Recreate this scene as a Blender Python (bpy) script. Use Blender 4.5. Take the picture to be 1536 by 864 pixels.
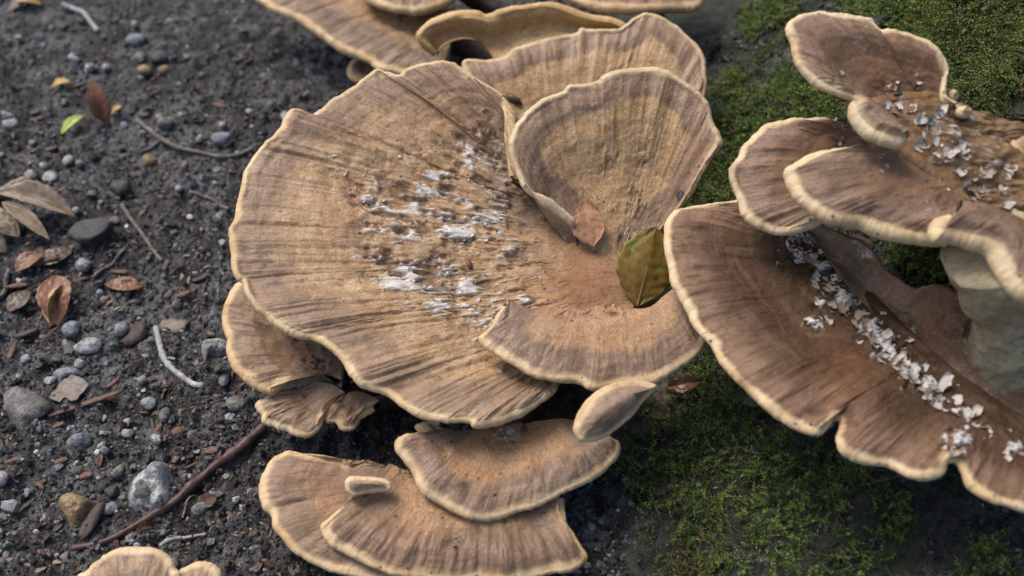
import bpy, bmesh, math, random
import numpy as np
from mathutils import Vector, Matrix
from mathutils.bvhtree import BVHTree

random.seed(7)
rng = np.random.default_rng(7)
for o in list(bpy.data.objects): bpy.data.objects.remove(o)
S = bpy.context.scene
COL = S.collection

# ------------------------------------------------------------------ camera, sky, sun, exposure
PITCH = math.radians(50)
CAM = np.array([0.0, -0.758, 1.054])
cd = bpy.data.cameras.new('camera'); cam = bpy.data.objects.new('camera', cd); COL.objects.link(cam)
cam.location = CAM; cam.rotation_euler = (math.pi/2 - PITCH, 0, 0)
cd.sensor_width = 36; cd.lens = 18/math.tan(math.radians(27)); cd.clip_start = 0.02; cd.clip_end = 200
cd.dof.use_dof = True; cd.dof.focus_distance = 1.19; cd.dof.aperture_fstop = 2.4; cd.dof.aperture_blades = 0
S.camera = cam
FPX = 768/math.tan(math.radians(27))

SUN_EL, SUN_AZ = math.radians(56), math.radians(-48)      # azimuth from +Y, negative is to the left
w = bpy.data.worlds.new('World'); S.world = w; w.use_nodes = True
nt = w.node_tree; nt.nodes.clear()
sky = nt.nodes.new('ShaderNodeTexSky'); sky.sky_type = 'NISHITA'; sky.sun_disc = False
sky.sun_elevation = SUN_EL; sky.sun_rotation = SUN_AZ; sky.air_density = 1.0; sky.dust_density = 5.0; sky.ozone_density = 1.0
bg = nt.nodes.new('ShaderNodeBackground'); bg.inputs[1].default_value = 0.125
wo = nt.nodes.new('ShaderNodeOutputWorld')
nt.links.new(sky.outputs[0], bg.inputs[0]); nt.links.new(bg.outputs[0], wo.inputs[0])
sl = bpy.data.lights.new('sun', 'SUN'); sl.energy = 1.5; sl.angle = math.radians(22); sl.color = (1.0, 0.95, 0.87)
so = bpy.data.objects.new('sun', sl); COL.objects.link(so)
sd = Vector((math.cos(SUN_EL)*math.sin(SUN_AZ), math.cos(SUN_EL)*math.cos(SUN_AZ), math.sin(SUN_EL)))
so.rotation_euler = sd.to_track_quat('Z', 'Y').to_euler(); so.location = sd*3
S.view_settings.view_transform = 'Standard'; S.view_settings.look = 'None'
S.view_settings.exposure = 0.42; S.view_settings.gamma = 1.0
S.render.engine = 'CYCLES'

# ------------------------------------------------------------------ maths helpers
def _hash(a, b, c, seed):
    h = (a.astype(np.int64)*374761393 + b.astype(np.int64)*668265263 + c.astype(np.int64)*2147483647 + seed*974634777) & 0xFFFFFFFF
    h = ((h ^ (h >> 13))*1274126177) & 0xFFFFFFFF
    h = ((h ^ (h >> 16))*2246822519) & 0xFFFFFFFF
    return ((h ^ (h >> 15)) & 0xFFFFFF)/float(0xFFFFFF)
def noise(x, y, z=0.0, seed=0):
    x, y, z = np.broadcast_arrays(np.asarray(x, float), np.asarray(y, float), np.asarray(z, float))
    i, j, k = np.floor(x), np.floor(y), np.floor(z)
    f, g, h = x-i, y-j, z-k
    f = f*f*f*(f*(f*6-15)+10); g = g*g*g*(g*(g*6-15)+10); h = h*h*h*(h*(h*6-15)+10)
    flat = not np.any(h)
    def pl(dk):
        a = _hash(i, j, k+dk, seed)*(1-f) + _hash(i+1, j, k+dk, seed)*f
        b = _hash(i, j+1, k+dk, seed)*(1-f) + _hash(i+1, j+1, k+dk, seed)*f
        return a*(1-g)+b*g
    r = pl(0) if flat else pl(0)*(1-h)+pl(1)*h
    return r*2-1
def fbm(x, y, z=0.0, seed=0, oct=4, gain=0.5):
    v = 0; a = 1.0; n = 0
    x = np.asarray(x, float); y = np.asarray(y, float); z = np.asarray(z, float)
    for o in range(oct):
        v = v + a*noise(x*2**o, y*2**o, z*2**o, seed+o*17); n += a; a *= gain
    return v/n
def sstep(a, b, x):
    t = np.clip((x-a)/(b-a), 0, 1); return t*t*(3-2*t)
def nrm(v):
    v = np.asarray(v, float); return v/np.maximum(np.linalg.norm(v, axis=-1, keepdims=True), 1e-12)
RGT = np.array([1., 0, 0]); UPV = np.array([0, math.sin(PITCH), math.cos(PITCH)]); FWD = np.array([0, math.cos(PITCH), -math.sin(PITCH)])
def rays(px):
    """view rays for photograph pixels: used to measure where things stand"""
    px = np.atleast_2d(np.asarray(px, float))
    return FWD + ((px[:, :1]-768)/FPX)*RGT - ((px[:, 1:2]-432)/FPX)*UPV
def on_plane(px, p0, n, off=0.0):
    d = rays(px); n = np.asarray(n, float)
    t = ((np.asarray(p0)-CAM) @ n + off)/(d @ n)
    return CAM + d*np.reshape(t, (-1, 1))
def at_z(px, z): return on_plane([px], (0, 0, z), (0, 0, 1))[0]
def to_px(P):
    q = P-CAM; z = q @ FWD
    return np.stack([768+FPX*(q @ RGT)/z, 432-FPX*(q @ UPV)/z], -1)
def spline(pts, n, closed=False):
    p = np.asarray(pts, float)
    if len(p) == 1: return np.repeat(p, n, 0)
    if closed: q = np.vstack([p[-1], p, p[0], p[1]])
    else: q = np.vstack([2*p[0]-p[1], p, 2*p[-1]-p[-2]])
    out = []
    for i in range(1, len(q)-2):
        t = np.linspace(0, 1, 24, endpoint=False)[:, None]
        a, b, c, d = q[i-1], q[i], q[i+1], q[i+2]
        out.append(.5*((2*b)+(c-a)*t+(2*a-5*b+4*c-d)*t*t+(3*b-a-3*c+d)*t**3))
    out.append(q[-2][None]); o = np.vstack(out)
    L = np.concatenate([[0], np.cumsum(np.linalg.norm(np.diff(o, axis=0), axis=1))])
    u = np.linspace(0, L[-1], n+1)[:-1] if closed else np.linspace(0, L[-1], n)
    return np.stack([np.interp(u, L, o[:, k]) for k in range(o.shape[1])], 1)

# ------------------------------------------------------------------ scene helpers
def props(o, label=None, cat=None, group=None, kind=None):
    for k, v in (('label', label), ('category', cat), ('group', group), ('kind', kind)):
        if v: o[k] = v
    return o
def thing(name, loc, label, cat, group=None):
    o = bpy.data.objects.new(name, None); COL.objects.link(o); o.location = Vector(loc); o.empty_display_size = .02
    return props(o, label, cat, group)
def mesh_obj(name, V, F, mat, parent=None, attrs=None, smooth=True, normals=None, loc=None):
    """V in world coordinates; parent is an unrotated Empty"""
    V = np.asarray(V, float)
    org = np.array(parent.location) if parent is not None else (np.asarray(loc, float) if loc is not None else np.zeros(3))
    if parent is not None and parent.parent is not None: org = org + np.array(parent.parent.location)
    me = bpy.data.meshes.new(name)
    W = V-org
    F = np.asarray(F) if not isinstance(F, list) else F
    me.from_pydata(W.tolist() if len(W) < 2000 else W, [], F.tolist() if isinstance(F, np.ndarray) else F)
    if attrs:
        for k, a in attrs.items():
            a = np.asarray(a, np.float32)
            if a.ndim == 2:
                at = me.attributes.new(k, 'FLOAT_COLOR', 'POINT')
                c = np.ones((len(V), 4), np.float32); c[:, :a.shape[1]] = a; at.data.foreach_set('color', c.ravel())
            else:
                at = me.attributes.new(k, 'FLOAT', 'POINT'); at.data.foreach_set('value', a)
    me.polygons.foreach_set('use_smooth', np.full(len(me.polygons), smooth))
    me.update()
    if normals is not None: me.normals_split_custom_set_from_vertices(np.asarray(normals).tolist())
    if mat: me.materials.append(mat)
    o = bpy.data.objects.new(name, me); COL.objects.link(o)
    if parent is not None: o.parent = parent
    elif loc is not None: o.location = Vector(loc)
    return o
def vnormals(V, F):
    n = np.zeros_like(V); a = V[F[:, 0]]; b = V[F[:, 1]]; c = V[F[:, 2]]; d = V[F[:, -1]]
    fn = np.cross(c-a, d-b) if F.shape[1] == 4 else np.cross(b-a, c-a)
    for k in range(F.shape[1]): np.add.at(n, F[:, k], fn)
    return nrm(n)
def grid_faces(nr, nc, wrap=False, off=0):
    i = np.arange(nr-1)[:, None]; j = np.arange(nc if wrap else nc-1)[None]; j2 = (j+1) % nc
    f = np.stack(np.broadcast_arrays(i*nc+j, i*nc+j2, (i+1)*nc+j2, (i+1)*nc+j), -1).reshape(-1, 4)
    return f+off
SOLID = []   # (V, F) of everything that things may rest on
_bvh = [None]
def add_solid(V, F): SOLID.append((np.asarray(V), np.asarray(F))); _bvh[0] = None
def hit(px):
    if _bvh[0] is None:
        vs, fs, o = [], [], 0
        for V, F in SOLID: vs.append(V); fs.append(F+o); o += len(V)
        _bvh[0] = BVHTree.FromPolygons(np.vstack(vs).tolist(), np.vstack(fs).tolist())
    d = rays([px])[0]; r = _bvh[0].ray_cast(Vector(CAM), Vector(d))
    n = r[1]
    if n.dot(Vector(d)) > 0: n = -n
    return np.array(r[0]), np.array(n)
def tube(path, rad, nseg=8, seed=0, rough=.12):
    path = np.asarray(path, float); rad = np.broadcast_to(np.asarray(rad, float), (len(path),))
    tg = nrm(np.gradient(path, axis=0)); ref = np.array([0, 0, 1.]) if abs(tg[0][2]) < .9 else np.array([1., 0, 0])
    a = nrm(np.cross(tg, ref)); b = np.cross(tg, a)
    th = np.linspace(0, 2*np.pi, nseg, endpoint=False)
    k = np.arange(len(path))[:, None]
    r = rad[:, None]*(1+rough*fbm(k*.45, th[None]*1.3, 0, seed, 2))
    V = path[:, None]+r[..., None]*(np.cos(th)[None, :, None]*a[:, None]+np.sin(th)[None, :, None]*b[:, None])
    V = V.reshape(-1, 3); F = grid_faces(len(path), nseg, True)
    n = len(V); V = np.vstack([V, path[0], path[-1]])
    j = np.arange(nseg); l = (len(path)-1)*nseg
    c0 = np.stack([np.full(nseg, n), (j+1) % nseg, j, np.full(nseg, n)], 1)[:, :3]
    c1 = np.stack([np.full(nseg, n+1), l+j, l+(j+1) % nseg], 1)
    return V, F.tolist()+c0.tolist()+c1.tolist()

# ------------------------------------------------------------------ materials
class NT:
    def __init__(s, name):
        s.m = bpy.data.materials.new(name); s.m.use_nodes = True; s.t = s.m.node_tree; s.t.nodes.clear()
        s.out = s.t.nodes.new('ShaderNodeOutputMaterial'); s.b = s.t.nodes.new('ShaderNodeBsdfPrincipled')
        s.t.links.new(s.b.outputs[0], s.out.inputs[0])
    def set(s, sock, v):
        if isinstance(v, bpy.types.NodeSocket): s.t.links.new(v, sock)
        elif v is not None:
            if isinstance(v, tuple) and len(v) == 3 and sock.type == 'RGBA': v = v+(1,)
            sock.default_value = v
    def attr(s, n, col=False):
        a = s.t.nodes.new('ShaderNodeAttribute'); a.attribute_name = n; return a.outputs['Color' if col else 'Fac']
    def math(s, op, a, b=None, c=None, clamp=False):
        n = s.t.nodes.new('ShaderNodeMath'); n.operation = op; n.use_clamp = clamp
        for i, v in enumerate((a, b, c)): s.set(n.inputs[i], v)
        return n.outputs[0]
    def ss(s, v, a, b, o0=0., o1=1.):
        n = s.t.nodes.new('ShaderNodeMapRange'); n.interpolation_type = 'SMOOTHSTEP'
        for i, x in enumerate((v, a, b, o0, o1)): s.set(n.inputs[i], x)
        return n.outputs[0]
    def vec(s, x, y, z):
        n = s.t.nodes.new('ShaderNodeCombineXYZ')
        for i, v in enumerate((x, y, z)): s.set(n.inputs[i], v)
        return n.outputs[0]
    def pos(s): return s.t.nodes.new('ShaderNodeNewGeometry').outputs['Position']
    def obj(s): return s.t.nodes.new('ShaderNodeTexCoord').outputs['Object']
    def rand(s): return s.t.nodes.new('ShaderNodeObjectInfo').outputs['Random']
    def noise(s, v, scale, detail=3., rough=.55, dist=0.):
        n = s.t.nodes.new('ShaderNodeTexNoise'); s.set(n.inputs['Vector'], v)
        n.inputs['Scale'].default_value = scale; n.inputs['Detail'].default_value = detail
        n.inputs['Roughness'].default_value = rough; n.inputs['Distortion'].default_value = dist
        return n.outputs[0]
    def voro(s, v, scale, rand=1.):
        n = s.t.nodes.new('ShaderNodeTexVoronoi'); s.set(n.inputs['Vector'], v); n.inputs['Scale'].default_value = scale
        n.inputs['Randomness'].default_value = rand
        return n.outputs['Distance'], n.outputs['Color']
    def mix(s, f, a, b, mode='MIX'):
        n = s.t.nodes.new('ShaderNodeMix'); n.data_type = 'RGBA'; n.blend_type = mode; n.clamp_factor = True
        s.set(n.inputs[0], f); s.set(n.inputs[6], a); s.set(n.inputs[7], b); return n.outputs[2]
    def bump(s, h, strength, dist, prev=None):
        n = s.t.nodes.new('ShaderNodeBump'); n.inputs['Strength'].default_value = strength; n.inputs['Distance'].default_value = dist
        s.set(n.inputs['Height'], h)
        if prev: s.set(n.inputs['Normal'], prev)
        return n.outputs[0]
    def done(s, col, rough=.6, normal=None, spec=.4):
        s.set(s.b.inputs['Base Color'], col); s.set(s.b.inputs['Roughness'], rough); s.set(s.b.inputs['Specular IOR Level'], spec)
        if normal: s.set(s.b.inputs['Normal'], normal)
        return s.m
CREAM = (.68, .50, .29)
def cap_material(name, tan, band, darkc, rim=CREAM, bw=.045, rw=.0045, white=(.64, .63, .62), streak=.5, rust=(.30, .13, .055), soft=.5, light=(.56, .41, .24), spec=.38):
    m = NT(name)
    arc, edge = m.attr('arc'), m.attr('edge')
    flk, drk, wrm, tear = m.attr('flake'), m.attr('dark'), m.attr('warm'), m.attr('tear')
    p = m.obj()
    def fan(a, e, z, d=3., dist=0.):
        return m.noise(m.vec(m.math('MULTIPLY', arc, a), m.math('MULTIPLY', edge, e), z), 1., d, .55, dist)
    n1 = fan(125., 26., 0., 4.); n2 = fan(34., 13., 3.); n5 = fan(360., 75., 9., 2.); nc = fan(7., 75., 5.)
    n3 = m.noise(p, 30., 5., .62); n6 = m.noise(p, 105., 4., .62); n4 = m.noise(p, 430., 3., .65)
    e = m.math('ADD', edge, m.math('MULTIPLY', m.math('SUBTRACT', n2, .5), bw*.75*(soft+.3)))
    e = m.math('ADD', e, m.math('MULTIPLY', m.math('SUBTRACT', n1, .5), bw*.55*(soft+.3)))
    f = m.ss(e, bw*(1-.6*soft), bw*(1+.45*soft), 1., 0.)
    # flesh inside the band: mottled, worn paler and redder in patches
    c = m.mix(m.ss(n3, .36, .66), tan, tuple(.55*x+.45*y for x, y in zip(tan, light)))
    c = m.mix(m.ss(n6, .52, .72, 0., .6), c, light)
    c = m.mix(m.ss(n6, .30, .46, .75, 0.), c, tuple(x*y for x, y in zip(tan, (.62, .52, .43))))
    c = m.mix(m.ss(nc, .50, .64, 0., .4), c, band)
    # brown velvety band, darker on its inner side
    bl = tuple(min(1, x*1.28) for x in band)
    bc = m.mix(m.ss(e, bw*.15, bw*.95), bl, tuple(.45*x+.55*y for x, y in zip(band, darkc)))
    st = m.ss(m.math('ADD', n1, m.math('MULTIPLY', m.math('SUBTRACT', n3, .5), .8)), .46, .72)
    bc = m.mix(m.math('MULTIPLY', st, streak), bc, darkc)
    bc = m.mix(m.ss(n2, .53, .68, 0., .7), bc, tuple(1.25*x for x in bl))
    bc = m.mix(m.ss(n3, .55, .7, 0., .55), bc, darkc)
    c = m.mix(f, c, bc)
    c = m.mix(m.math('MULTIPLY', wrm, m.ss(n6, .25, .6, .35, 1.)), c, rust)
    c = m.mix(m.math('MULTIPLY', drk, m.ss(m.math('ADD', n3, m.math('MULTIPLY', n6, .6)), .6, .95, .35, 1.)), c, tuple(x*.40 for x in darkc))
    c = m.mix(m.ss(n5, .58, .70, 0., .28), c, tuple(min(.8, x*1.6+.02) for x in tan))
    c = m.mix(m.math('MULTIPLY', tear, m.ss(n6, .3, .6, .3, .9)), c, tuple(x*.9 for x in darkc))
    gr = m.ss(n4, .32, .68, .74, 1.24)
    g3 = m.t.nodes.new('ShaderNodeCombineColor'); [m.set(g3.inputs[i], gr) for i in range(3)]
    c = m.mix(1., c, g3.outputs[0], 'MULTIPLY')
    re = m.math('ADD', edge, m.math('MULTIPLY', m.math('SUBTRACT', n1, .5), rw*1.1))
    re = m.math('ADD', re, m.math('MULTIPLY', m.math('SUBTRACT', n3, .5), rw*1.4))
    nr = fan(14., 6., 12.)
    re = m.math('ADD', re, m.math('MULTIPLY', m.math('SUBTRACT', nr, .5), rw*5.))
    re = m.math('ADD', re, m.math('MULTIPLY', m.math('SUBTRACT', n5, .5), rw*.9))
    c = m.mix(m.ss(re, rw*.1, rw*2.0, 1., 0.), c, m.mix(m.ss(n3, .4, .65), rim, tuple(x*y for x, y in zip(rim, (.84, .76, .66)))))
    c = m.mix(m.ss(n4, .3, .7, .22, 0.), c, (.30, .20, .11))
    vd, vc = m.voro(p, 70.)
    sp = m.math('MULTIPLY', m.ss(vd, .09, .16, 1., 0.), m.ss(m.noise(p, 25., 2.), .52, .60))
    c = m.mix(m.math('MULTIPLY', sp, .8), c, (.03, .02, .015))
    c = m.mix(m.math('MULTIPLY', flk, m.ss(m.math('ADD', n4, n6), .75, 1.2, .45, 1.)), c, white)
    h = m.math('ADD', m.math('MULTIPLY', n1, .6), m.math('MULTIPLY', n4, .4))
    nb = m.bump(h, .5, .0016, m.bump(n6, .6, .0022, m.bump(n5, .35, .0012)))
    ro = m.ss(n3, .3, .7, .42, .66)
    return m.done(c, ro, nb, spec)
M = {}
M['tan'] = cap_material('tan_cap_skin', (.37, .218, .104), (.225, .148, .097), (.115, .070, .045), soft=.9, bw=.05, streak=.34, rw=.0036, rim=(.70, .53, .32), light=(.60, .46, .30))
M['pale'] = cap_material('pale_cap_skin', (.44, .275, .135), (.25, .168, .112), (.125, .078, .052), bw=.036, streak=.42, rw=.0028, rim=(.68, .53, .34), soft=.22)
M['brown'] = cap_material('brown_cap_skin', (.35, .19, .085), (.19, .12, .078), (.092, .056, .037), bw=.05, soft=.6)
M['dark'] = cap_material('dark_cap_skin', (.032, .015, .010), (.165, .100, .066), (.045, .024, .016), bw=.048, rw=.0036, rim=(.70, .55, .35), streak=.55, light=(.075, .037, .023), soft=.9, spec=.15)
M['taupe'] = cap_material('taupe_cap_skin', (.165, .085, .046), (.185, .121, .085), (.078, .046, .033), bw=.046, rw=.0034, rim=(.70, .56, .36), streak=.4, light=(.36, .22, .12), soft=.8, spec=.28)
M['taupe_near'] = cap_material('taupe_tier_skin', (.36, .20, .098), (.22, .148, .104), (.105, .066, .047), bw=.036, rw=.0038, rim=(.68, .51, .31), streak=.45, light=(.52, .36, .21), soft=.5)
M['stalk'] = cap_material('flaking_stalk_skin', (.16, .086, .04), (.13, .078, .045), (.06, .036, .025), bw=.02, streak=.4, spec=.3, light=(.34, .22, .10))
M['hollow'] = cap_material('hollow_skin', (.21, .12, .066), (.18, .105, .062), (.06, .037, .025), bw=.02, streak=.3, light=(.46, .39, .31), rust=(.30, .135, .06))
M['pore_up'] = cap_material('upturned_pore_skin', (.52, .34, .155), (.54, .36, .17), (.42, .26, .12), bw=.02, rw=.010, rim=(.64, .43, .2), streak=.15, light=(.58, .42, .22))
def pore_material():
    m = NT('pore_surface_cream'); p = m.obj()
    vd, vc = m.voro(p, 900.)
    n = m.noise(p, 28., 4.); n2 = m.noise(p, 160., 3.)
    c = m.mix(m.ss(n, .35, .65), (.33, .275, .165), (.47, .40, .26))
    c = m.mix(m.ss(n2, .50, .70, 0., .6), c, (.20, .165, .10))
    d2, _ = m.voro(p, 95.)
    c = m.mix(m.math('MULTIPLY', m.ss(d2, .06, .13, 1., 0.), m.ss(n, .45, .55)), c, (.03, .025, .02))
    return m.done(c, .7, m.bump(vd, .6, .0007, m.bump(n2, .5, .002)), .3)
M['pore'] = pore_material()
def flake_material():
    m = NT('torn_skin_white'); p = m.obj(); r = m.rand()
    n = m.noise(p, 240., 3.)
    c = m.mix(m.ss(n, .35, .7), (.68, .655, .62), (.47, .385, .29))
    c = m.mix(m.ss(r, .45, 1., 0., .85), c, (.30, .19, .105))
    return m.done(c, .55, m.bump(n, .5, .001), .4)
M['flake'] = flake_material()
def soil_material():
    m = NT('wet_dark_soil'); p = m.pos()
    a = m.noise(p, 4.5, 5., .6); b = m.noise(p, 26., 5., .65); c_ = m.noise(p, 150., 4., .65); d = m.noise(p, 700., 3., .6)
    c = m.mix(m.ss(b, .35, .65), (.028, .027, .029), (.072, .070, .073))
    silt = m.math('MULTIPLY', m.ss(m.math('ADD', a, m.math('MULTIPLY', m.math('SUBTRACT', b, .5), .9)), .43, .60), m.ss(c_, .36, .56))
    c = m.mix(m.math('MULTIPLY', silt, .85), c, (.215, .222, .235))
    c = m.mix(m.ss(c_, .52, .70, 0., .6), c, (.098, .084, .072))
    c = m.mix(m.ss(c_, .32, .46, .85, 0.), c, (.010, .0095, .010))
    c = m.mix(m.math('MULTIPLY', m.ss(m.noise(p, 12., 3.), .60, .70), m.ss(c_, .45, .6)), c, (.05, .06, .02))
    c = m.mix(m.ss(d, .60, .72, 0., .7), c, (.26, .265, .27))
    return m.done(c, m.ss(b, .3, .7, .30, .65), m.bump(c_, 1., .012, m.bump(d, .8, .003)), .5)
M['soil'] = soil_material()
def vcol_material(name, rough=.6, nscale=300., bump=.5, dist=.001, spec=.4, lo=.65, hi=1.35):
    m = NT(name); p = m.pos(); c = m.attr('col', True); n = m.noise(p, nscale, 4.)
    g = m.ss(n, .3, .7, lo, hi); cc = m.t.nodes.new('ShaderNodeCombineColor'); [m.set(cc.inputs[i], g) for i in range(3)]
    return m.done(m.mix(1., c, cc.outputs[0], 'MULTIPLY'), rough, m.bump(n, bump, dist), spec)
M['crumb'] = vcol_material('soil_crumb', .5, 400., .7, .0015)
M['litter'] = vcol_material('leaf_litter', .6, 500., .6, .001)
M['moss'] = vcol_material('moss_leaf', .5, 120., .1, .0005, .35, .8, 1.2)
def stone_material(name, c0, c1, c2, scale=60., rough=.55):
    m = NT(name); p = m.obj(); r = m.rand()
    o = m.t.nodes.new('ShaderNodeVectorMath'); o.operation = 'ADD'; m.set(o.inputs[0], p); m.set(o.inputs[1], m.vec(m.math('MULTIPLY', r, 9.), r, 0.))
    a = m.noise(o.outputs[0], scale, 5., .65); b = m.noise(o.outputs[0], scale*7, 4., .6); e = m.noise(o.outputs[0], scale*.6, 3.)
    c = m.mix(m.ss(a, .42, .58), c0, c1)
    c = m.mix(m.ss(e, .54, .58, 0., .85), c, c2)
    c = m.mix(m.ss(b, .52, .66, 0., .75), c, tuple(x*.35 for x in c0))
    c = m.mix(m.math('MULTIPLY', m.ss(m.noise(o.outputs[0], scale*2.2, 4., .7), .52, .62), .7), c, (.055, .05, .047))
    return m.done(c, rough, m.bump(a, .8, .005, m.bump(b, .9, .0016)), .45)
M['chalk'] = stone_material('chalky_flint', (.46, .465, .46), (.31, .32, .325), (.20, .20, .20), 55.)
M['flint'] = stone_material('black_chipped_flint', (.47, .475, .47), (.33, .34, .345), (.045, .05, .055), 38.)
M['slab'] = stone_material('weathered_slab', (.24, .235, .23), (.13, .125, .12), (.09, .085, .08), 60.)
M['white_stone'] = stone_material('white_pebble', (.55, .565, .585), (.38, .39, .41), (.32, .29, .25), 120.)
M['blue_stone'] = stone_material('blue_grey_pebble', (.23, .255, .285), (.155, .175, .20), (.32, .34, .36), 70.)
M['grey_stone'] = stone_material('grey_pebble', (.19, .185, .175), (.115, .115, .115), (.27, .26, .24), 80.)
M['dark_stone'] = stone_material('dark_pebble', (.060, .064, .07), (.036, .04, .044), (.11, .11, .11), 60.)
M['ochre_stone'] = stone_material('ochre_stone', (.33, .235, .12), (.235, .165, .085), (.13, .10, .065), 50.)
def leaf_material(name, a, b, spot=None, rough=.5):
    m = NT(name); p = m.obj(); n = m.noise(p, 90., 4.); f = m.noise(p, 520., 3.)
    c = m.mix(m.ss(n, .35, .65), a, b)
    c = m.mix(m.ss(f, .55, .75, 0., .5), c, tuple(x*.5 for x in a))
    if spot:
        s_ = m.noise(m.vec(m.math('MULTIPLY', m.attr('lu'), 7.), m.math('MULTIPLY', m.attr('lv'), 3.2), 0.), 1., 2.)
        c = m.mix(m.math('MULTIPLY', m.ss(s_, .56, .62), m.ss(m.attr('lv'), .35, .6)), c, spot)
    return m.done(c, rough, m.bump(f, .35, .0008), .4)
M['leaf_tan'] = leaf_material('dry_leaf_tan', (.40, .215, .12), (.30, .15, .08))
M['leaf_olive'] = leaf_material('leaf_olive', (.20, .125, .022), (.155, .088, .016), spot=(.17, .22, .02))
M['leaf_olive_dark'] = leaf_material('leaf_olive_dark', (.16, .095, .02), (.10, .06, .015))
M['leaf_orange'] = leaf_material('wet_leaf_orange', (.23, .105, .055), (.14, .062, .035), rough=.35)
M['leaf_beige'] = leaf_material('dry_leaf_beige', (.34, .27, .20), (.23, .175, .125))
M['leaf_green'] = leaf_material('fresh_leaf_green', (.42, .48, .12), (.34, .43, .09))
M['leaf_yellow'] = leaf_material('leaf_scrap_yellow', (.50, .34, .14), (.40, .26, .10))
M['leaf_grey'] = leaf_material('leaf_scrap_grey', (.20, .17, .145), (.13, .105, .085))
M['leaf_brown'] = leaf_material('wet_leaf_brown', (.095, .056, .038), (.06, .038, .028), rough=.35)
M['vein'] = leaf_material('leaf_vein', (.22, .13, .06), (.17, .09, .045))
M['vein_olive'] = leaf_material('leaf_vein_olive', (.32, .22, .08), (.25, .16, .05))
def wood_material(name, a, b, rough=.6):
    m = NT(name); p = m.obj(); n = m.noise(p, 130., 5., .65); f = m.noise(p, 38., 3.)
    c = m.mix(m.ss(n, .35, .65), a, b); c = m.mix(m.ss(f, .58, .7, 0., .5), c, tuple(min(1, x*1.9) for x in a))
    return m.done(c, rough, m.bump(n, .7, .002), .4)
M['twig_purple'] = wood_material('twig_bark_purple', (.105, .055, .05), (.062, .034, .034), .42)
M['twig_pale'] = wood_material('twig_bark_pale', (.36, .37, .36), (.25, .25, .245))
M['twig_grey'] = wood_material('twig_bark_grey', (.15, .135, .125), (.08, .072, .068))
M['twig_tan'] = wood_material('stick_bark_tan', (.30, .23, .165), (.19, .14, .1))
M['chip'] = wood_material('bark_chip_red', (.155, .086, .058), (.095, .052, .038))
M['chip_dark'] = wood_material('bark_chip_dark', (.075, .052, .042), (.045, .034, .03))
def bark_material():
    m = NT('mossy_bark'); p = m.pos()
    sep = m.t.nodes.new('ShaderNodeSeparateXYZ'); m.set(sep.inputs[0], p)
    pv = m.vec(m.math('MULTIPLY', sep.outputs[0], 1.), m.math('MULTIPLY', sep.outputs[1], 1.), m.math('MULTIPLY', sep.outputs[2], .4))
    a = m.noise(p, 9., 5., .6); b = m.noise(pv, 48., 6., .7); d = m.noise(p, 260., 4., .65); g = m.noise(pv, 20., 5., .65, .6)
    c = m.mix(m.ss(b, .38, .62), (.007, .0065, .007), (.050, .049, .046))
    c = m.mix(m.ss(g, .36, .47, .9, 0.), c, (.006, .0055, .006))
    c = m.mix(m.math('MULTIPLY', m.ss(a, .45, .60), m.ss(b, .42, .6, .0, .8)), c, (.036, .047, .030))
    c = m.mix(m.math('MULTIPLY', m.ss(m.noise(p, 17., 5., .65), .57, .63), m.ss(d, .46, .58)), c, (.13, .145, .13))
    c = m.mix(m.ss(d, .56, .68, 0., .5), c, (.08, .08, .074))
    c = m.mix(m.math('MULTIPLY', m.ss(m.noise(p, 7., 4.), .48, .6), .6), c, (.020, .030, .008))
    return m.done(c, m.ss(b, .3, .7, .4, .75), m.bump(g, 1., .02, m.bump(b, 1., .010, m.bump(d, .8, .003))), .4)
M['bark'] = bark_material()
def rot_material():
    m = NT('rotten_flesh'); p = m.pos(); a = m.noise(p, 60., 5., .65); b = m.noise(p, 300., 4.)
    c = m.mix(m.ss(a, .4, .65), (.020, .014, .012), (.075, .045, .030)); c = m.mix(m.ss(b, .62, .75, 0., .6), c, (.30, .28, .27))
    return m.done(c, m.ss(a, .3, .7, .35, .7), m.bump(a, .9, .004), .45)
M['rot'] = rot_material()

# ------------------------------------------------------------------ the ground
TC = np.array([1.25, .35])
def trunk_r(th, z):
    lob = .245*np.exp(-(((th-3.72)/.30)**2)) + .10*np.exp(-(((th-2.95)/.22)**2)) - .05*np.exp(-(((th-3.28)/.16)**2))
    z = np.maximum(z, -.3)
    return .47 + .62*np.exp(-z/.33) + lob*np.exp(-z/.085)
def ground_z(x, y):
    x = np.asarray(x, float); y = np.asarray(y, float)
    z = .014*fbm(x*3.1, y*3.1, 0, 3, 3) + .009*fbm(x*13, y*13, 0, 5, 3)
    fine = sstep(2.5, 1.2, np.maximum(np.abs(x), np.abs(y)))
    c = fbm(x*60, y*60, 0, 9, 3); z = z+.0085*c*fine+.006*np.abs(fbm(x*32, y*32, 0, 12, 2))*fine
    z = z + .006*np.maximum(0, noise(x*115, y*115, 0, 22))*fine
    return z
def axis(a, b, step, far):
    fine = np.arange(a, b, step); g = step*1.22**np.arange(1, 60)
    s = np.cumsum(g); s = s[s < far]
    return np.concatenate([(a-s)[::-1], fine, b+s])
gx = axis(-1.02, .28, .003, 40); gy = axis(-.42, .98, .003, 40)
X, Y = np.meshgrid(gx, gy); Z = ground_z(X, Y)
GV = np.stack([X, Y, Z], -1).reshape(-1, 3); GF = grid_faces(len(gy), len(gx))
ground = props(mesh_obj('ground', GV, GF, M['soil']), 'dark damp soil of the forest floor', 'ground', kind='structure')
cx = np.arange(-1.1, .6, .012); cy = np.arange(-.5, 1.2, .012); XX, YY = np.meshgrid(cx, cy)
GROUND_SOLID = (np.stack([XX, YY, ground_z(XX, YY)], -1).reshape(-1, 3), grid_faces(len(cy), len(cx)))
add_solid(*GROUND_SOLID)

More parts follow.
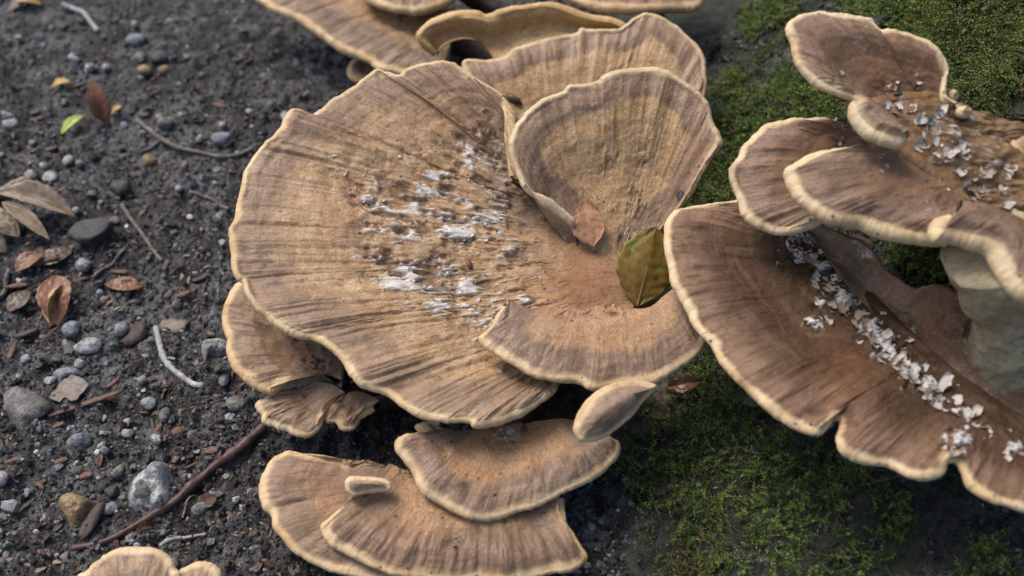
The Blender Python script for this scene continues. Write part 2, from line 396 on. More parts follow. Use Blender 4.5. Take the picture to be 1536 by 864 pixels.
# ------------------------------------------------------------------ the tree foot with its moss
tree = thing('tree_trunk', (TC[0], TC[1], 0), 'dark mossy foot of a tree trunk with flared root', 'tree trunk')
def trunk_pt(th, q):
    """q: 0 at the soil, grows with height"""
    z = np.where(q < 1.2, q, 1.2+(q-1.2)*1.0)
    r = trunk_r(th, z)
    lump = .024*fbm(th*9, z*9, 0, 31, 3) - .022*np.abs(fbm(th*30, z*9+th*3, 0, 37, 3)) + .011*fbm(th*60, z*55, 0, 41, 4, .6)
    r = r + lump*sstep(-.12, .0, z)
    return np.stack([TC[0]+r*np.cos(th), TC[1]+r*np.sin(th), z+.008*fbm(th*40, z*20, 2., 43, 2)], -1)
th1 = np.linspace(math.radians(120), math.radians(262), 420); q1 = np.concatenate([np.linspace(-.06, .75, 230), np.linspace(.78, 3.2, 40)])
TH, Q = np.meshgrid(th1, q1); TV = trunk_pt(TH, Q).reshape(-1, 3); TF = grid_faces(len(q1), len(th1))
th2 = np.linspace(math.radians(262), math.radians(480), 70); q2 = np.linspace(-.06, 3.2, 60)
TH2, Q2 = np.meshgrid(th2, q2); TV2 = trunk_pt(TH2, Q2).reshape(-1, 3)
trunk = mesh_obj('bark', np.vstack([TV, TV2]), np.vstack([TF, grid_faces(len(q2), len(th2), off=len(TV))]), M['bark'], tree)
add_solid(TV, TF)

# ------------------------------------------------------------------ fungus caps
CAPGROUP = 'overlapping bracket fungus caps at the foot of the tree'
CAPS = {}
def make_cap(key, label, inner, outer, hub, z, n=(0, 0, 1), mat='tan', bulge=0., shoulder=.004, d_in=0., d_out=0., wave=.004, r=.0055, th=.02,
             ridge=.0016, scal=1.0, ns=260, nt=70, closed=False, hints=None, flake_amt=.0, flake_t=(.15, .7), root=None, rough=1.0, rimw=.007,
             top_name='cap_surface', root_r=.03, name='bracket_fungus', d_fun=None, rot=0, pleat=.0042, under='pore'):
    seed = sum(ord(c)*(i+3) for i, c in enumerate(key)) % 997
    n = nrm(np.array(n, float)); p0 = at_z(hub, z)
    op = spline(outer, ns, closed); ip = spline(inner, ns, False) if not closed else None
    s = np.arange(ns)/(ns if closed else ns-1)
    ang = 2*np.pi*s
    tanp = nrm(np.roll(op, -1, 0)-np.roll(op, 1, 0)) if closed else nrm(np.gradient(op, axis=0))
    nor2 = np.stack([-tanp[:, 1], tanp[:, 0]], 1)
    L2 = np.linalg.norm(np.diff(op, axis=0), axis=1).sum()
    fr = L2/26.
    def pn(f, sd):   # periodic-safe 1D noise along the rim
        return fbm(np.cos(ang)*f/6.28, np.sin(ang)*f/6.28, .5, sd, 2) if closed else fbm(s*f, .5, 0, sd, 2)
    op = op + nor2*(scal*(1.6*pn(fr, seed)+.9*pn(fr*2.7, seed+5)))[:, None]
    if closed:
        c0 = np.asarray(inner, float)
        if len(c0) == 1: ip = np.repeat(c0, ns, 0)
        else:
            a, b = c0[0], c0[-1]; u = np.clip(((op-a) @ (b-a))/((b-a) @ (b-a)), 0, 1); ip = a+u[:, None]*(b-a)
    wv = wave*(pn(L2/150., seed+2)+.5*pn(L2/60., seed+3))
    off_o = d_out + wv
    if d_fun is not None: off_o = off_o + np.interp(s, np.linspace(0, 1, len(d_fun)), d_fun)
    O = on_plane(op, p0, n, off_o); I = on_plane(ip, p0, n, d_in)
    tg = nrm(np.roll(O, -1, 0)-np.roll(O, 1, 0)) if closed else nrm(np.gradient(O, axis=0))
    out = np.cross(tg, n); out = nrm(out)
    if ((O-I)*out).sum() < 0: out = -out
    k = 7; pad = np.vstack([out[-k:], out, out[:k]]) if closed else np.vstack([np.repeat(out[:1], k, 0), out, np.repeat(out[-1:], k, 0)])
    out = nrm(sum(pad[i:i+ns] for i in range(2*k+1)))
    rr = r*(1+.40*pn(L2/60., seed+8))[:, None]
    Oi = O-out*rr
    arc = np.concatenate([[0], np.cumsum(np.linalg.norm(np.diff(O, axis=0), axis=1))])
    tau = np.linspace(0, 1, nt); t = 1-(1-tau)**1.25
    T = t[:, None]; A = arc[None]+seed*.37
    base = I[None]+(Oi-I)[None]*T[..., None]
    ln = np.linalg.norm(Oi-I, axis=1)
    prof = (bulge*np.cos(np.pi/2*T) if closed else bulge*np.sin(np.pi*T)*(1.25-.5*T)) + shoulder*np.sin(np.pi*np.clip((T-.55)/.45, 0, 1))
    # notches of the rim run inwards as radial furrows
    sm = op.copy(); kk = max(3, ns//28)
    pad = np.vstack([op[-kk:], op, op[:kk]]) if closed else np.vstack([2*op[:1]-op[kk:0:-1], op, 2*op[-1:]-op[-2:-kk-2:-1]])
    sm = sum(pad[i:i+ns] for i in range(2*kk+1))/(2*kk+1)
    dev = ((op-sm)*nor2).sum(1); cen = (ip-op); dev *= np.where((cen*nor2).sum(1) > 0, -1, 1)
    prof = prof + (np.clip(dev, -5, 5)*.0004)[None]*T**2
    px_grid = to_px(base.reshape(-1, 3)).reshape(nt, ns, 2)
    msk = {'flake': np.zeros((nt, ns)), 'dark': np.zeros((nt, ns)), 'warm': np.zeros((nt, ns)), 'smooth': np.zeros((nt, ns))}
    for kind, hx, hy, hr, hs in (hints or []):
        msk[kind] = np.maximum(msk[kind], hs*np.exp(-(((px_grid[..., 0]-hx)**2+(px_grid[..., 1]-hy)**2)/hr**2)))
    X3, Y3, Z3 = base[..., 0], base[..., 1], base[..., 2]
    edge_line = (1-T)*ln[None]
    rad_f = sstep(.02, .3, T)
    live = sstep(0., .012, edge_line)
    rdg = fbm(A*75, T*2.2, seed*.1, seed, 3)*sstep(.30, .85, T)*(.6+.9*live)
    rdg2 = fbm(A*210, T*5., seed*.1, seed+1, 2)*sstep(.45, .9, T)
    rg = fbm(A*6, edge_line*85, 0, seed+4, 3)
    disp = ridge*rdg + ridge*.35*rdg2 + .0009*rg*rough + .0016*rough*fbm(X3*45, Y3*45, Z3*45, seed+9, 4)*rad_f
    # torn and flaky skin
    iso = fbm(X3*75, Y3*75, Z3*75, seed+21, 5, .6)
    rid = 1-np.abs(fbm(A*40+.35*iso, T*9+A*2+.35*iso, 0, seed+20, 4, .62))*2.3
    win = sstep(flake_t[0]-.12, flake_t[0]+.1, T)*sstep(flake_t[1]+.15, flake_t[1]-.1, T)
    lvl = np.clip(flake_amt*win + msk['flake'], 0, 2.)
    fz = rid*.75+.75*iso
    fm = sstep(.0, .40, fz-1.04+.62*lvl)*(lvl > .02)*(1-.9*msk['smooth'])
    tear = sstep(.02, .35, fbm(A*60, T*14, 0, seed+30, 3)*.6-.9*iso)*np.clip(lvl*1.3, 0, 1)*(1-msk['smooth'])
    disp = disp + .0015*fm - .0028*tear*(1-fm) + .0019*np.clip(lvl, 0, 1)*iso + .0016*np.clip(lvl, 0, 1)*(rid-.4)
    disp = disp + pleat*(fbm(A*15, T*1.3, 0, seed+70, 2)*T**1.6 + .5*fbm(A*40, T*2.2, 0, seed+71, 2)*T**2.5)
    disp = disp - .004*msk['dark']*np.abs(fbm(X3*70, Y3*70, Z3*70, seed+35, 3))
    disp = disp*(.25+.75*sstep(0., .006, edge_line))
    top = base + n*(prof+disp)[..., None]
    # lip
    lip = []
    tpn = (prof+disp)[-1][:, None]
    C = Oi - n*rr
    for a in np.linspace(0, math.pi, 8)[1:]:
        lip.append(C+rr*(math.sin(a)*out+math.cos(a)*n)+n*tpn*(1-a/math.pi)*.9 + out*(.0006*fbm(arc*260, a*2, 0, seed+50, 2))[:, None])
    lip = np.array(lip)
    # underside
    nu = 16; u = np.linspace(1, 0, nu+1)[1:][:, None]
    th = r*2.2 if closed else th
    Ib = I-n*th; Bt = lip[-1]
    pu = -.35*bulge*np.cos(np.pi/2*u) if closed else bulge*np.sin(np.pi*u)*(1.25-.5*u)
    und = Ib[None]+(Bt-Ib)[None]*u[..., None]+n*(pu*.9)[..., None]
    und = und + n*(.0012*fbm(und[..., 0]*70, und[..., 1]*70, und[..., 2]*70, seed+60, 3))[..., None]
    V = np.vstack([top.reshape(-1, 3), lip.reshape(-1, 3), und.reshape(-1, 3)])
    nr = nt+7+nu
    F = grid_faces(nr, ns, closed)
    # the back, from underside hub to top hub
    j = np.arange(ns if closed else ns-1); j2 = (j+1) % ns
    F = np.vstack([F, np.stack([(nr-1)*ns+j, (nr-1)*ns+j2, j2, j], 1)])
    if not closed:   # side walls at both ends of the fan: pair top rows with the underside
        fan = []
        for col, flip in ((0, False), (ns-1, True)):
            ids = [i*ns+col for i in range(nr)]
            a, b = 0, nr-1
            while b-a > 2:
                q = [ids[a], ids[a+1], ids[b-1], ids[b]]; fan.append(q[::-1] if flip else q); a += 1; b -= 1
                if b-nt < 8: break
            while a < nt-1:
                q = [ids[a], ids[a+1], ids[b], ids[b]]; q = [ids[a], ids[a+1], ids[b]]; fan.append(((q+[q[2]])[::-1] if flip else q+[q[2]])); a += 1
        F2 = [f for f in fan if len(set(f)) == 4]; F3 = [f[:3] if f[2] == f[3] else f[1:] for f in fan if len(set(f)) == 3]
    else: F2, F3 = [], []
    NV = vnormals(V, F)
    mid = top[nt//2, ns//2]; vn = NV[(nt//2)*ns+ns//2]
    if vn @ n < 0: F = F[:, ::-1]; NV = -NV
    # attributes
    osub = O[::max(1, ns//160)]; tp = top.reshape(-1, 3); edge = np.empty(len(tp))
    for a in range(0, len(tp), 8000):
        d = tp[a:a+8000, None]-osub[None]; edge[a:a+8000] = np.sqrt((d*d).sum(-1)).min(1)
    edge = np.maximum(0, np.minimum(edge, edge_line.reshape(-1)+r)-r*.75)
    if rot == 1: edge = edge+.05
    ne = len(V)-len(tp)
    at = {'edge': np.concatenate([edge, np.full(ne, .05 if rot == 1 else 0.)]), 'rad': np.concatenate([np.repeat(t, ns), np.ones(ne)]),
          'arc': np.concatenate([np.tile(A[0], nt), np.tile(A[0], 7+nu)])}
    for kname, g in (('flake', fm), ('tear', tear*(1-fm)), ('dark', msk['dark']), ('warm', msk['warm'])):
        at[kname] = np.concatenate([np.clip(g, 0, 1).reshape(-1), np.zeros(ne)])
    root_pt = np.array(root if root is not None else (p0[0]+.06, p0[1]+.03, 0.0))
    e = thing(name, root_pt, label, 'fungus', CAPGROUP)
    top_ob = e
    rowi = F.min(1)//ns
    fe = at['edge'][F].max(1)
    is_und = (F.max(1)//ns >= nt+6) & (rowi >= nt+5) | ((rowi == 0) & (F.max(1)//ns > nt+6))
    is_rim = ~is_und & ((fe < rimw+(.05 if rot == 1 else 0)) | (F.max(1)//ns >= nt))
    is_top = ~is_und & ~is_rim
    for nm, sel, mt in ((top_name, is_top, M[mat]), ('rim', is_rim, M[mat]), ('pore_surface' if under == 'pore' else 'torn_back', is_und, M[under])):
        f = F[sel]
        if not len(f): continue
        ids, inv = np.unique(f, return_inverse=True); f = inv.reshape(f.shape)
        if nm in ('pore_surface', 'torn_back') and (F2 or F3):
            extra = F2+F3; ex = np.unique(sum(extra, [])); mp = {int(v): i+len(ids) for i, v in enumerate(ex)}
            fl = f.tolist()+[[mp[int(v)] for v in q] for q in extra]; ids = np.concatenate([ids, ex])
            mesh_obj(nm, V[ids], fl, mt, e, {k_: v[ids] for k_, v in at.items()}, normals=NV[ids]); continue
        ob = mesh_obj(nm, V[ids], f, mt, e, {k_: v[ids] for k_, v in at.items()}, normals=NV[ids])
        if nm == top_name: top_ob = ob
    add_solid(V, F)
    if root is not False and root_r > 0:
        hubp = I.mean(0)*.8+O.mean(0)*.2-n*(th*.6+root_r*.55)
        q = np.linspace(0, 1, 14)[:, None]
        side = np.array([hubp[0]*.5+root_pt[0]*.5, hubp[1]*.5+root_pt[1]*.5, hubp[2]*.3+root_pt[2]*.7])
        path = (1-q)**2*hubp+2*q*(1-q)*side+q*q*root_pt
        tv, tf = tube(path, root_r*(.45+.35*np.linspace(0, 1, 14)), 18, seed, .25)
        mesh_obj('stalk', tv, tf, M['rot'], e)
    CAPS[key] = dict(e=e, ob=top_ob, top=top, n=n, px=to_px(top.reshape(-1, 3)).reshape(nt, ns, 2), NV=NV[:nt*ns].reshape(nt, ns, 3))
    return e

BASE = (.16, .10, .0)
A_h = [('flake', 548, 292, 30, .75), ('flake', 575, 330, 34, .85), ('flake', 604, 418, 34, .95), ('flake', 650, 440, 26, .85), ('flake', 684, 345, 30, .85),
       ('flake', 722, 330, 24, .9), ('flake', 748, 306, 20, .9), ('flake', 664, 385, 28, .8), ('flake', 600, 365, 26, .75), ('flake', 790, 440, 13, .9),
       ('flake', 650, 270, 24, .7), ('flake', 500, 252, 18, .5), ('flake', 700, 430, 26, .75), ('flake', 560, 390, 30, .7), ('flake', 720, 240, 30, .55), ('flake', 625, 300, 30, .6),
       ('flake', 735, 480, 16, .7), ('flake', 665, 572, 12, .6), ('flake', 770, 375, 24, .5), ('flake', 520, 215, 30, .35),
       ('dark', 800, 320, 30, .6), ('dark', 830, 330, 22, .9), ('dark', 765, 270, 18, .6), ('dark', 710, 225, 14, .5), ('dark', 690, 205, 12, .5), ('dark', 640, 395, 9, .7), ('dark', 592, 400, 9, .7), ('dark', 725, 420, 12, .6),  # leading dark hints paint the shade in the gap under the upright fan
       ('warm', 880, 425, 72, 1.), ('dark', 915, 450, 34, .45), ('dark', 850, 345, 24, .7), ('dark', 945, 440, 24, .5), ('warm', 640, 300, 50, .35), ('warm', 520, 330, 50, .3), ('warm', 560, 470, 40, .3), ('warm', 690, 180, 50, .3), ('dark', 862, 375, 10, .5), ('dark', 820, 400, 8, .6), ('dark', 870, 445, 10, .5)]  # wider dark hints paint shade behind the crescent cap and in the crevice
make_cap('A', 'largest fan shaped tan fungus cap with torn white skin around its hollow',
         [(842, 300), (900, 335), (945, 365), (968, 400), (962, 445), (920, 492)],
         [(772, 262), (765, 215), (761, 150), (752, 138), (712, 112), (677, 91), (635, 93), (608, 101), (597, 109), (580, 106), (563, 103), (538, 122), (503, 143), (471, 166), (455, 164), (438, 161), (424, 172), (417, 188), (392, 216), (368, 251), (359, 282), (349, 327), (342, 340), (343, 362), (347, 396), (353, 416), (361, 421), (366, 437), (382, 462), (411, 488), (437, 503), (467, 508), (493, 521), (514, 544), (523, 562), (541, 577), (582, 592), (597, 603), (626, 624), (663, 633), (700, 634), (711, 641), (737, 637), (774, 627), (811, 605), (831, 590), (837, 574), (830, 545)],
         (885, 390), .145, (.05, -.19, .97), 'tan', bulge=-.006, shoulder=.007, d_in=-.012, d_out=.028, wave=.010, ns=800, nt=210, hints=A_h, flake_amt=.55, flake_t=(.26, .68), pleat=.0055, scal=1.3,
         root=BASE, root_r=.05, ridge=.0024, rough=1.25, d_fun=[0, .012, .008, 0, 0, 0, -.004, 0, 0, -.004])
make_cap('B', 'rounded fan fungus cap standing upright with a brown leaf at its foot',
         [(868, 392), (890, 412), (920, 418), (950, 405), (966, 385)],
         [(856, 331), (823, 304), (791, 288), (775, 263), (763, 223), (768, 196), (786, 168), (809, 149), (842, 136), (851, 126), (874, 124), (897, 119), (903, 112), (925, 103), (971, 97), (999, 101), (1018, 115), (1045, 131), (1064, 154), (1072, 182), (1083, 200), (1085, 217), (1073, 233), (1059, 256), (1036, 297), (1013, 321), (994, 346), (972, 360)],
         (915, 400), .155, (-.05, -.52, .85), 'pale', bulge=-.010, shoulder=.006, wave=.004, d_in=-.034, d_fun=[-.012, 0, 0, 0, 0, 0, 0, 0, -.004, -.03], ns=460, nt=140, flake_amt=.12, flake_t=(.1, .55), root=(.17, .13, 0), root_r=.04,
         hints=[('flake', 915, 235, 22, .5), ('flake', 968, 232, 14, .6), ('flake', 960, 300, 22, .5), ('flake', 990, 265, 10, .6), ('flake', 945, 355, 14, .7), ('dark', 965, 240, 10, .5), ('dark', 950, 260, 12, .35), ('warm', 1050, 235, 30, .4), ('dark', 893, 170, 7, .6), ('flake', 860, 215, 8, .5)])
make_cap('C', 'wide taupe edged fungus cap behind the upright fan cap',
         [(775, 240), (820, 250), (880, 250), (940, 250), (985, 235)],
         [(700, 120), (694, 90), (726, 87), (754, 84), (772, 71), (817, 57), (863, 48), (874, 41), (922, 41), (936, 36), (954, 23), (972, 18), (1000, 27), (1032, 50), (1055, 77), (1061, 109), (1059, 137), (1045, 180)],
         (880, 235), .125, (0, -.33, .94), 'pale', bulge=-.012, shoulder=.006, ns=320, nt=90, root=(.19, .22, 0), root_r=.04, wave=.003, r=.005, hints=[('dark', 765, 150, 14, .8)])
make_cap('D', 'brown wavy edged fungus cap pointing out over the soil at the back',
         [(560, -70), (630, -40), (665, 0), (676, 50), (668, 95)],
         [(330, -60), (352, -24), (376, -8), (407, 11), (448, 30), (480, 52), (508, 71), (530, 80), (553, 91), (567, 103), (594, 108), (630, 116), (662, 116)],
         (690, 20), .11, (0, -.2, .97), 'brown', bulge=.004, ns=280, nt=90, root=(.2, .5, 0), root_r=.04, flake_amt=.1, hints=[('flake', 625, 20, 30, .7), ('dark', 650, 60, 30, .5), ('dark', 560, 20, 25, .5)], r=.007)  # dark hint nearest the upturned cap paints the shade of its hollow
make_cap('E', 'upturned fungus cap baring its cream pored underside above a dark hollow',
         [(655, 84), (662, 72), (678, 62), (700, 58), (722, 64), (735, 80), (745, 90), (765, 88), (800, 74), (850, 60), (900, 52), (945, 46)],
         [(650, 84), (635, 74), (625, 62), (624, 50), (633, 38), (653, 25), (681, 16), (713, 14), (730, 19), (754, 11), (790, 6), (836, 3), (881, 18), (922, 27), (944, 38)],
         (780, 70), .165, (0, -.75, .6), 'pore_up', bulge=-.018, shoulder=.004, ns=260, nt=60, root=(.2, .36, 0), root_r=.03, r=.008, top_name='upturned_pore_surface', ridge=.0012, wave=.003, hints=[('dark', 700, 75, 26, .8), ('dark', 740, 10, 10, .4), ('dark', 800, 4, 8, .5)])  # first dark hint paints the hollow's shade into the skin colour
make_cap('F', 'fungus cap edge with smooth cream rim against the dark bark at the back',
         [(860, -110), (930, -120), (1010, -110)], [(820, -60), (838, -14), (862, 1), (890, 8), (940, 12), (1000, 11), (1045, 8), (1058, -8), (1062, -50)],
         (930, -90), .20, (0, -.1, 1), 'brown', ns=160, nt=40, root=(.3, .6, 0), r=.008, bulge=.006)
make_cap('F2', 'sliver of a cream edged fungus cap between the brown cap and upturned cap',
         [(560, -100), (620, -110), (690, -100)], [(530, -40), (548, -6), (580, 9), (620, 15), (648, 11), (680, -2), (705, -40)],
         (620, -90), .16, (0, -.1, 1), 'brown', ns=140, nt=40, root=(.15, .6, 0), r=.007, bulge=.004)
make_cap('G', 'tiny olive fungus lobe tucked beneath the brown cap at the back',
         [(572, 106)], [(560, 88), (545, 84), (528, 88), (520, 100), (522, 114), (534, 121), (552, 122), (575, 122), (590, 106), (578, 90)], (550, 105), .05, (0, -.3, .95), 'brown', bulge=.006, ns=90, nt=24, closed=True, root=(-.09, .42, -.02), root_r=.02, r=.006, scal=.5)
make_cap('I', 'two lobed brown fungus cap below the largest cap and beside the gravel',
         [(490, 500), (505, 520), (515, 545), (512, 570)],
         [(372, 415), (352, 424), (337, 451), (332, 477), (337, 500), (340, 507), (338, 525), (349, 551), (371, 573), (393, 584), (406, 588), (415, 583), (425, 575), (440, 568), (470, 566)],
         (500, 530), .085, (.1, -.1, .99), 'brown', bulge=.002, ns=230, nt=80, root=(.02, .02, 0), root_r=.035, r=.006, d_fun=[0, 0, 0, 0, 0, 0, -.03], hints=[('flake', 475, 546, 24, .9), ('flake', 445, 512, 10, .7), ('warm', 440, 535, 30, .5)], d_in=.0)
make_cap('J', 'small frilly fan fungus lobe above the purplish twig',
         [(478, 572), (500, 576), (518, 588)],
         [(430, 578), (402, 591), (381, 604), (385, 616), (392, 622), (393, 633), (415, 643), (430, 645), (437, 652), (456, 657), (472, 650), (484, 636), (486, 622), (500, 606)],
         (500, 580), .07, (0, -.22, .97), 'pale', bulge=-.003, ns=180, nt=60, root=(.0, .0, 0), root_r=.03, r=.0045, ridge=.0035, scal=1.6, hints=[('dark', 450, 610, 22, .4), ('flake', 460, 590, 14, .5)])
make_cap('J2', 'tiny ruffled fungus lobe with growth ridges beside the dark rotten base',
         [(535, 586), (555, 592), (570, 602)],
         [(505, 596), (485, 612), (484, 624), (490, 633), (503, 634), (509, 642), (522, 645), (532, 642), (540, 630), (553, 622), (562, 616)],
         (545, 592), .066, (0, -.2, .97), 'brown', bulge=.004, ns=130, nt=44, root=(.03, .0, 0), root_r=.025, r=.004, ridge=.004, scal=1.5, hints=[('dark', 545, 605, 18, .6)])
make_cap('H', 'crescent shaped fungus cap in front of the olive leaf',
         [(768, 452), (795, 462), (830, 463), (870, 461), (905, 458), (945, 462), (975, 460), (1000, 440), (1020, 425)],
         [(762, 452), (748, 466), (734, 488), (717, 504), (723, 517), (743, 530), (772, 546), (798, 562), (816, 567), (839, 570), (871, 572), (882, 580), (893, 583), (910, 581), (932, 576), (960, 578), (983, 573), (1007, 558), (1042, 534), (1059, 514), (1068, 490), (1062, 450)],
         (900, 462), .172, (0, -.12, .99), 'taupe_near', bulge=.007, shoulder=.003, ns=380, nt=90, root=(.17, .06, 0), root_r=.045, hints=[('flake', 850, 468, 16, .8), ('flake', 925, 466, 16, .8), ('flake', 880, 466, 12, .7), ('warm', 890, 475, 70, .3), ('dark', 758, 458, 8, .5)], wave=.003, d_in=.0)
make_cap('K', 'broad brown fungus cap below the crescent cap and above the lowest tier',
         [(655, 640), (690, 645), (740, 640), (800, 632), (850, 628), (880, 640)],
         [(660, 630), (634, 631), (623, 638), (628, 648), (612, 648), (594, 657), (593, 673), (608, 692), (619, 711), (627, 730), (642, 745), (668, 760), (695, 773), (721, 779), (748, 777), (778, 766), (804, 760), (842, 741), (887, 719), (914, 700), (930, 679), (930, 662), (914, 652), (890, 645)],
         (760, 635), .10, (.05, -.16, .98), 'taupe_near', bulge=.004, shoulder=.006, ns=420, nt=110, root=(.09, -.02, 0), root_r=.05, hints=[('warm', 730, 690, 60, .4), ('flake', 750, 655, 20, .8), ('flake', 790, 640, 14, .7), ('dark', 872, 692, 7, .9), ('dark', 698, 735, 9, .7), ('warm', 810, 650, 30, .5)], wave=.005, d_in=-.006)
make_cap('N', 'small almond shaped brown fungus cap lying over the crescent cap tip',
         [(895, 625), (945, 592)], [(986, 579), (977, 573), (955, 570), (926, 573), (903, 582), (882, 598), (868, 618), (861, 641), (865, 656), (877, 664), (903, 659), (926, 644), (949, 624), (966, 604), (980, 590)],
         (920, 615), .175, (.12, -.5, .85), 'taupe_near', bulge=.014, shoulder=.0, ns=170, nt=46, closed=True, root=(.13, .0, .02), root_r=.014, r=.0042, scal=.4, ridge=.0008, hints=[('dark', 915, 615, 30, .25), ('flake', 890, 594, 8, .5)])
make_cap('L', 'long brown fungus cap on the soil reaching out beneath the lowest tier',
         [(555, 690), (590, 705), (610, 730), (615, 760), (610, 800)],
         [(548, 688), (522, 696), (495, 686), (470, 684), (449, 677), (430, 674), (408, 686), (391, 711), (387, 737), (393, 760), (404, 771), (408, 790), (423, 809), (446, 832), (483, 851), (521, 862), (575, 876), (640, 885)],
         (600, 740), .052, (.0, -.1, .99), 'brown', bulge=.004, shoulder=.004, ns=360, nt=110, root=(.06, -.09, 0), root_r=.045, hints=[('flake', 525, 694, 14, .8), ('warm', 490, 740, 40, .5), ('flake', 570, 695, 18, .6)], wave=.004)
make_cap('M', 'widest lowest tier fungus cap with parallel pale streaks near the moss',
         [(585, 695), (630, 712), (690, 722), (750, 728), (810, 725), (835, 715)],
         [(530, 745), (498, 770), (479, 786), (483, 802), (495, 817), (517, 830), (536, 839), (559, 851), (597, 863), (640, 870), (690, 872), (716, 866), (722, 870), (760, 872), (776, 866), (784, 868), (816, 862), (836, 857), (842, 858), (861, 855), (880, 840), (879, 826), (865, 802), (851, 779), (846, 745)],
         (700, 720), .072, (0, -.14, .99), 'brown', bulge=.005, shoulder=.007, ns=440, nt=120, root=(.08, -.07, 0), root_r=.05, hints=[('flake', 683, 822, 13, .95), ('warm', 620, 750, 60, .4), ('flake', 617, 705, 18, .8), ('flake', 632, 798, 7, .6), ('dark', 718, 800, 5, .7)], wave=.004, ridge=.0024)
make_cap('O', 'thumb sized pale fungus nub on top of the lowest tier cap',
         [(538, 727), (560, 727)], [(516, 727), (518, 718), (530, 713), (548, 714), (570, 716), (585, 722), (585, 735), (565, 738), (545, 741), (530, 744), (520, 738)], (548, 728), .092, (0, -.35, .93), 'pale', bulge=.009, shoulder=0., pleat=0., ns=100, nt=28, closed=True, root=(.0, -.1, .04), root_r=.0, r=.004, scal=.3)
make_cap('P', 'scalloped cream edged fungus cap rising from soil below the purplish twig',
         [(160, 960), (200, 970), (240, 960)], [(80, 930), (98, 885), (114, 862), (130, 853), (135, 846), (152, 834), (171, 823), (192, 819), (210, 818), (231, 821), (246, 829), (256, 840), (261, 851), (268, 860), (272, 880), (270, 920)],
         (200, 950), .03, (0, -.3, .95), 'pale', bulge=.004, ns=220, nt=70, root=(-.33, -.36, -.01), root_r=.03, r=.006)
make_cap('P2', 'small round fungus lobe beside the scalloped cap on the soil',
         [(290, 930), (310, 930)], [(262, 900), (262, 868), (267, 853), (279, 848), (292, 841), (306, 840), (321, 845), (330, 856), (332, 880), (325, 910)],
         (300, 920), .025, (0, -.3, .95), 'pale', bulge=.006, ns=110, nt=36, root=(-.27, -.35, -.01), root_r=.02, r=.006)
# ---- right hand cluster, higher up the root
RB = (.78, .10, .22)
make_cap('Q', 'huge dark brown fungus cap with white torn crest overhanging the moss',
         [(1225, 315), (1260, 380), (1310, 440), (1370, 500), (1440, 560), (1530, 620), (1620, 660)],
         [(1130, 295), (1090, 299), (1037, 307), (1011, 314), (997, 335), (996, 364), (1003, 398), (1006, 420), (1025, 454), (1042, 488), (1065, 514), (1082, 545), (1116, 579), (1156, 616), (1195, 642), (1224, 653), (1240, 643), (1252, 628), (1262, 630), (1255, 655), (1264, 679), (1292, 693), (1332, 697), (1366, 713), (1394, 718), (1418, 708), (1424, 692), (1436, 692), (1444, 706), (1453, 728), (1479, 747), (1513, 758), (1545, 766), (1600, 780), (1680, 785)],
         (1300, 450), .225, (-.08, -.08, .99), 'dark', bulge=.002, shoulder=.006, ns=620, nt=150, root=RB, root_r=.0, flake_amt=.16, flake_t=(.05, .35), wave=.008, ridge=.0024, d_in=-.02, pleat=.005,
         hints=[('flake', 1200, 385, 14, 1.55), ('flake', 1235, 400, 16, 1.40), ('flake', 1265, 450, 18, 1.55), ('flake', 1300, 490, 20, 1.55), ('flake', 1335, 520, 22, 1.71), ('flake', 1370, 560, 20, 1.71), ('flake', 1395, 585, 16, 1.71), ('flake', 1450, 620, 14, 1.40), ('flake', 1430, 668, 24, 1.86), ('flake', 1222, 490, 12, 1.24), ('flake', 1230, 460, 10, 1.24), ('flake', 1210, 350, 14, 1.24), ('flake', 1520, 672, 14, 1.24), ('dark', 1180, 345, 40, .7), ('dark', 1215, 420, 42, .6), ('dark', 1285, 505, 45, .55), ('dark', 1360, 600, 45, .5), ('dark', 1480, 690, 40, .4), ('dark', 1240, 380, 40, .8), ('dark', 1310, 470, 30, .4), ('dark', 1210, 440, 30, .4), ('dark', 1420, 600, 30, .5), ('dark', 1500, 640, 30, .4), ('warm', 1270, 560, 50, .35)])
make_cap('Q2', 'brown hollow of the dark cap, speckled, leading up to the pored column',
         [(1215, 350), (1270, 425), (1325, 485), (1385, 540), (1460, 590), (1560, 640)],
         [(1216, 330), (1240, 338), (1275, 352), (1300, 362), (1320, 385), (1335, 405), (1352, 418), (1375, 430), (1398, 426), (1420, 428), (1450, 438), (1490, 430), (1560, 440), (1640, 500)],
         (1330, 490), .205, (-.12, -.45, .88), 'hollow', bulge=-.014, shoulder=0., ns=260, nt=90, root=RB, root_r=.0, r=.004, d_in=-.004, rough=1.6, rot=1, under='hollow', th=.002, flake_amt=.1, flake_t=(.2, .8),
         hints=[('warm', 1400, 470, 50, 1.), ('flake', 1362, 480, 18, .9), ('flake', 1365, 510, 14, .8), ('flake', 1310, 370, 22, 1.), ('flake', 1480, 500, 30, .9), ('flake', 1440, 450, 20, .6), ('flake', 1520, 560, 30, .6), ('dark', 1290, 410, 30, .7), ('warm', 1350, 440, 40, .7)])
make_cap('R', 'rounded mauve brown fungus cap under the overlapping thick lipped cap',
         [(1310, 205), (1330, 225), (1335, 255), (1320, 290)],
         [(1262, 186), (1240, 174), (1207, 173), (1170, 178), (1147, 183), (1129, 200), (1112, 217), (1107, 231), (1094, 252), (1097, 274), (1105, 296), (1111, 317), (1127, 334), (1159, 348), (1190, 349), (1222, 340), (1250, 325)],
         (1310, 245), .305, (-.12, -.36, .92), 'taupe', bulge=.0, shoulder=.006, ns=300, nt=90, root=RB, root_r=.035, hints=[('flake', 1262, 213, 10, .9), ('flake', 1255, 193, 7, .7), ('flake', 1300, 205, 14, .7), ('warm', 1240, 205, 40, .4), ('dark', 1270, 215, 18, .4)])
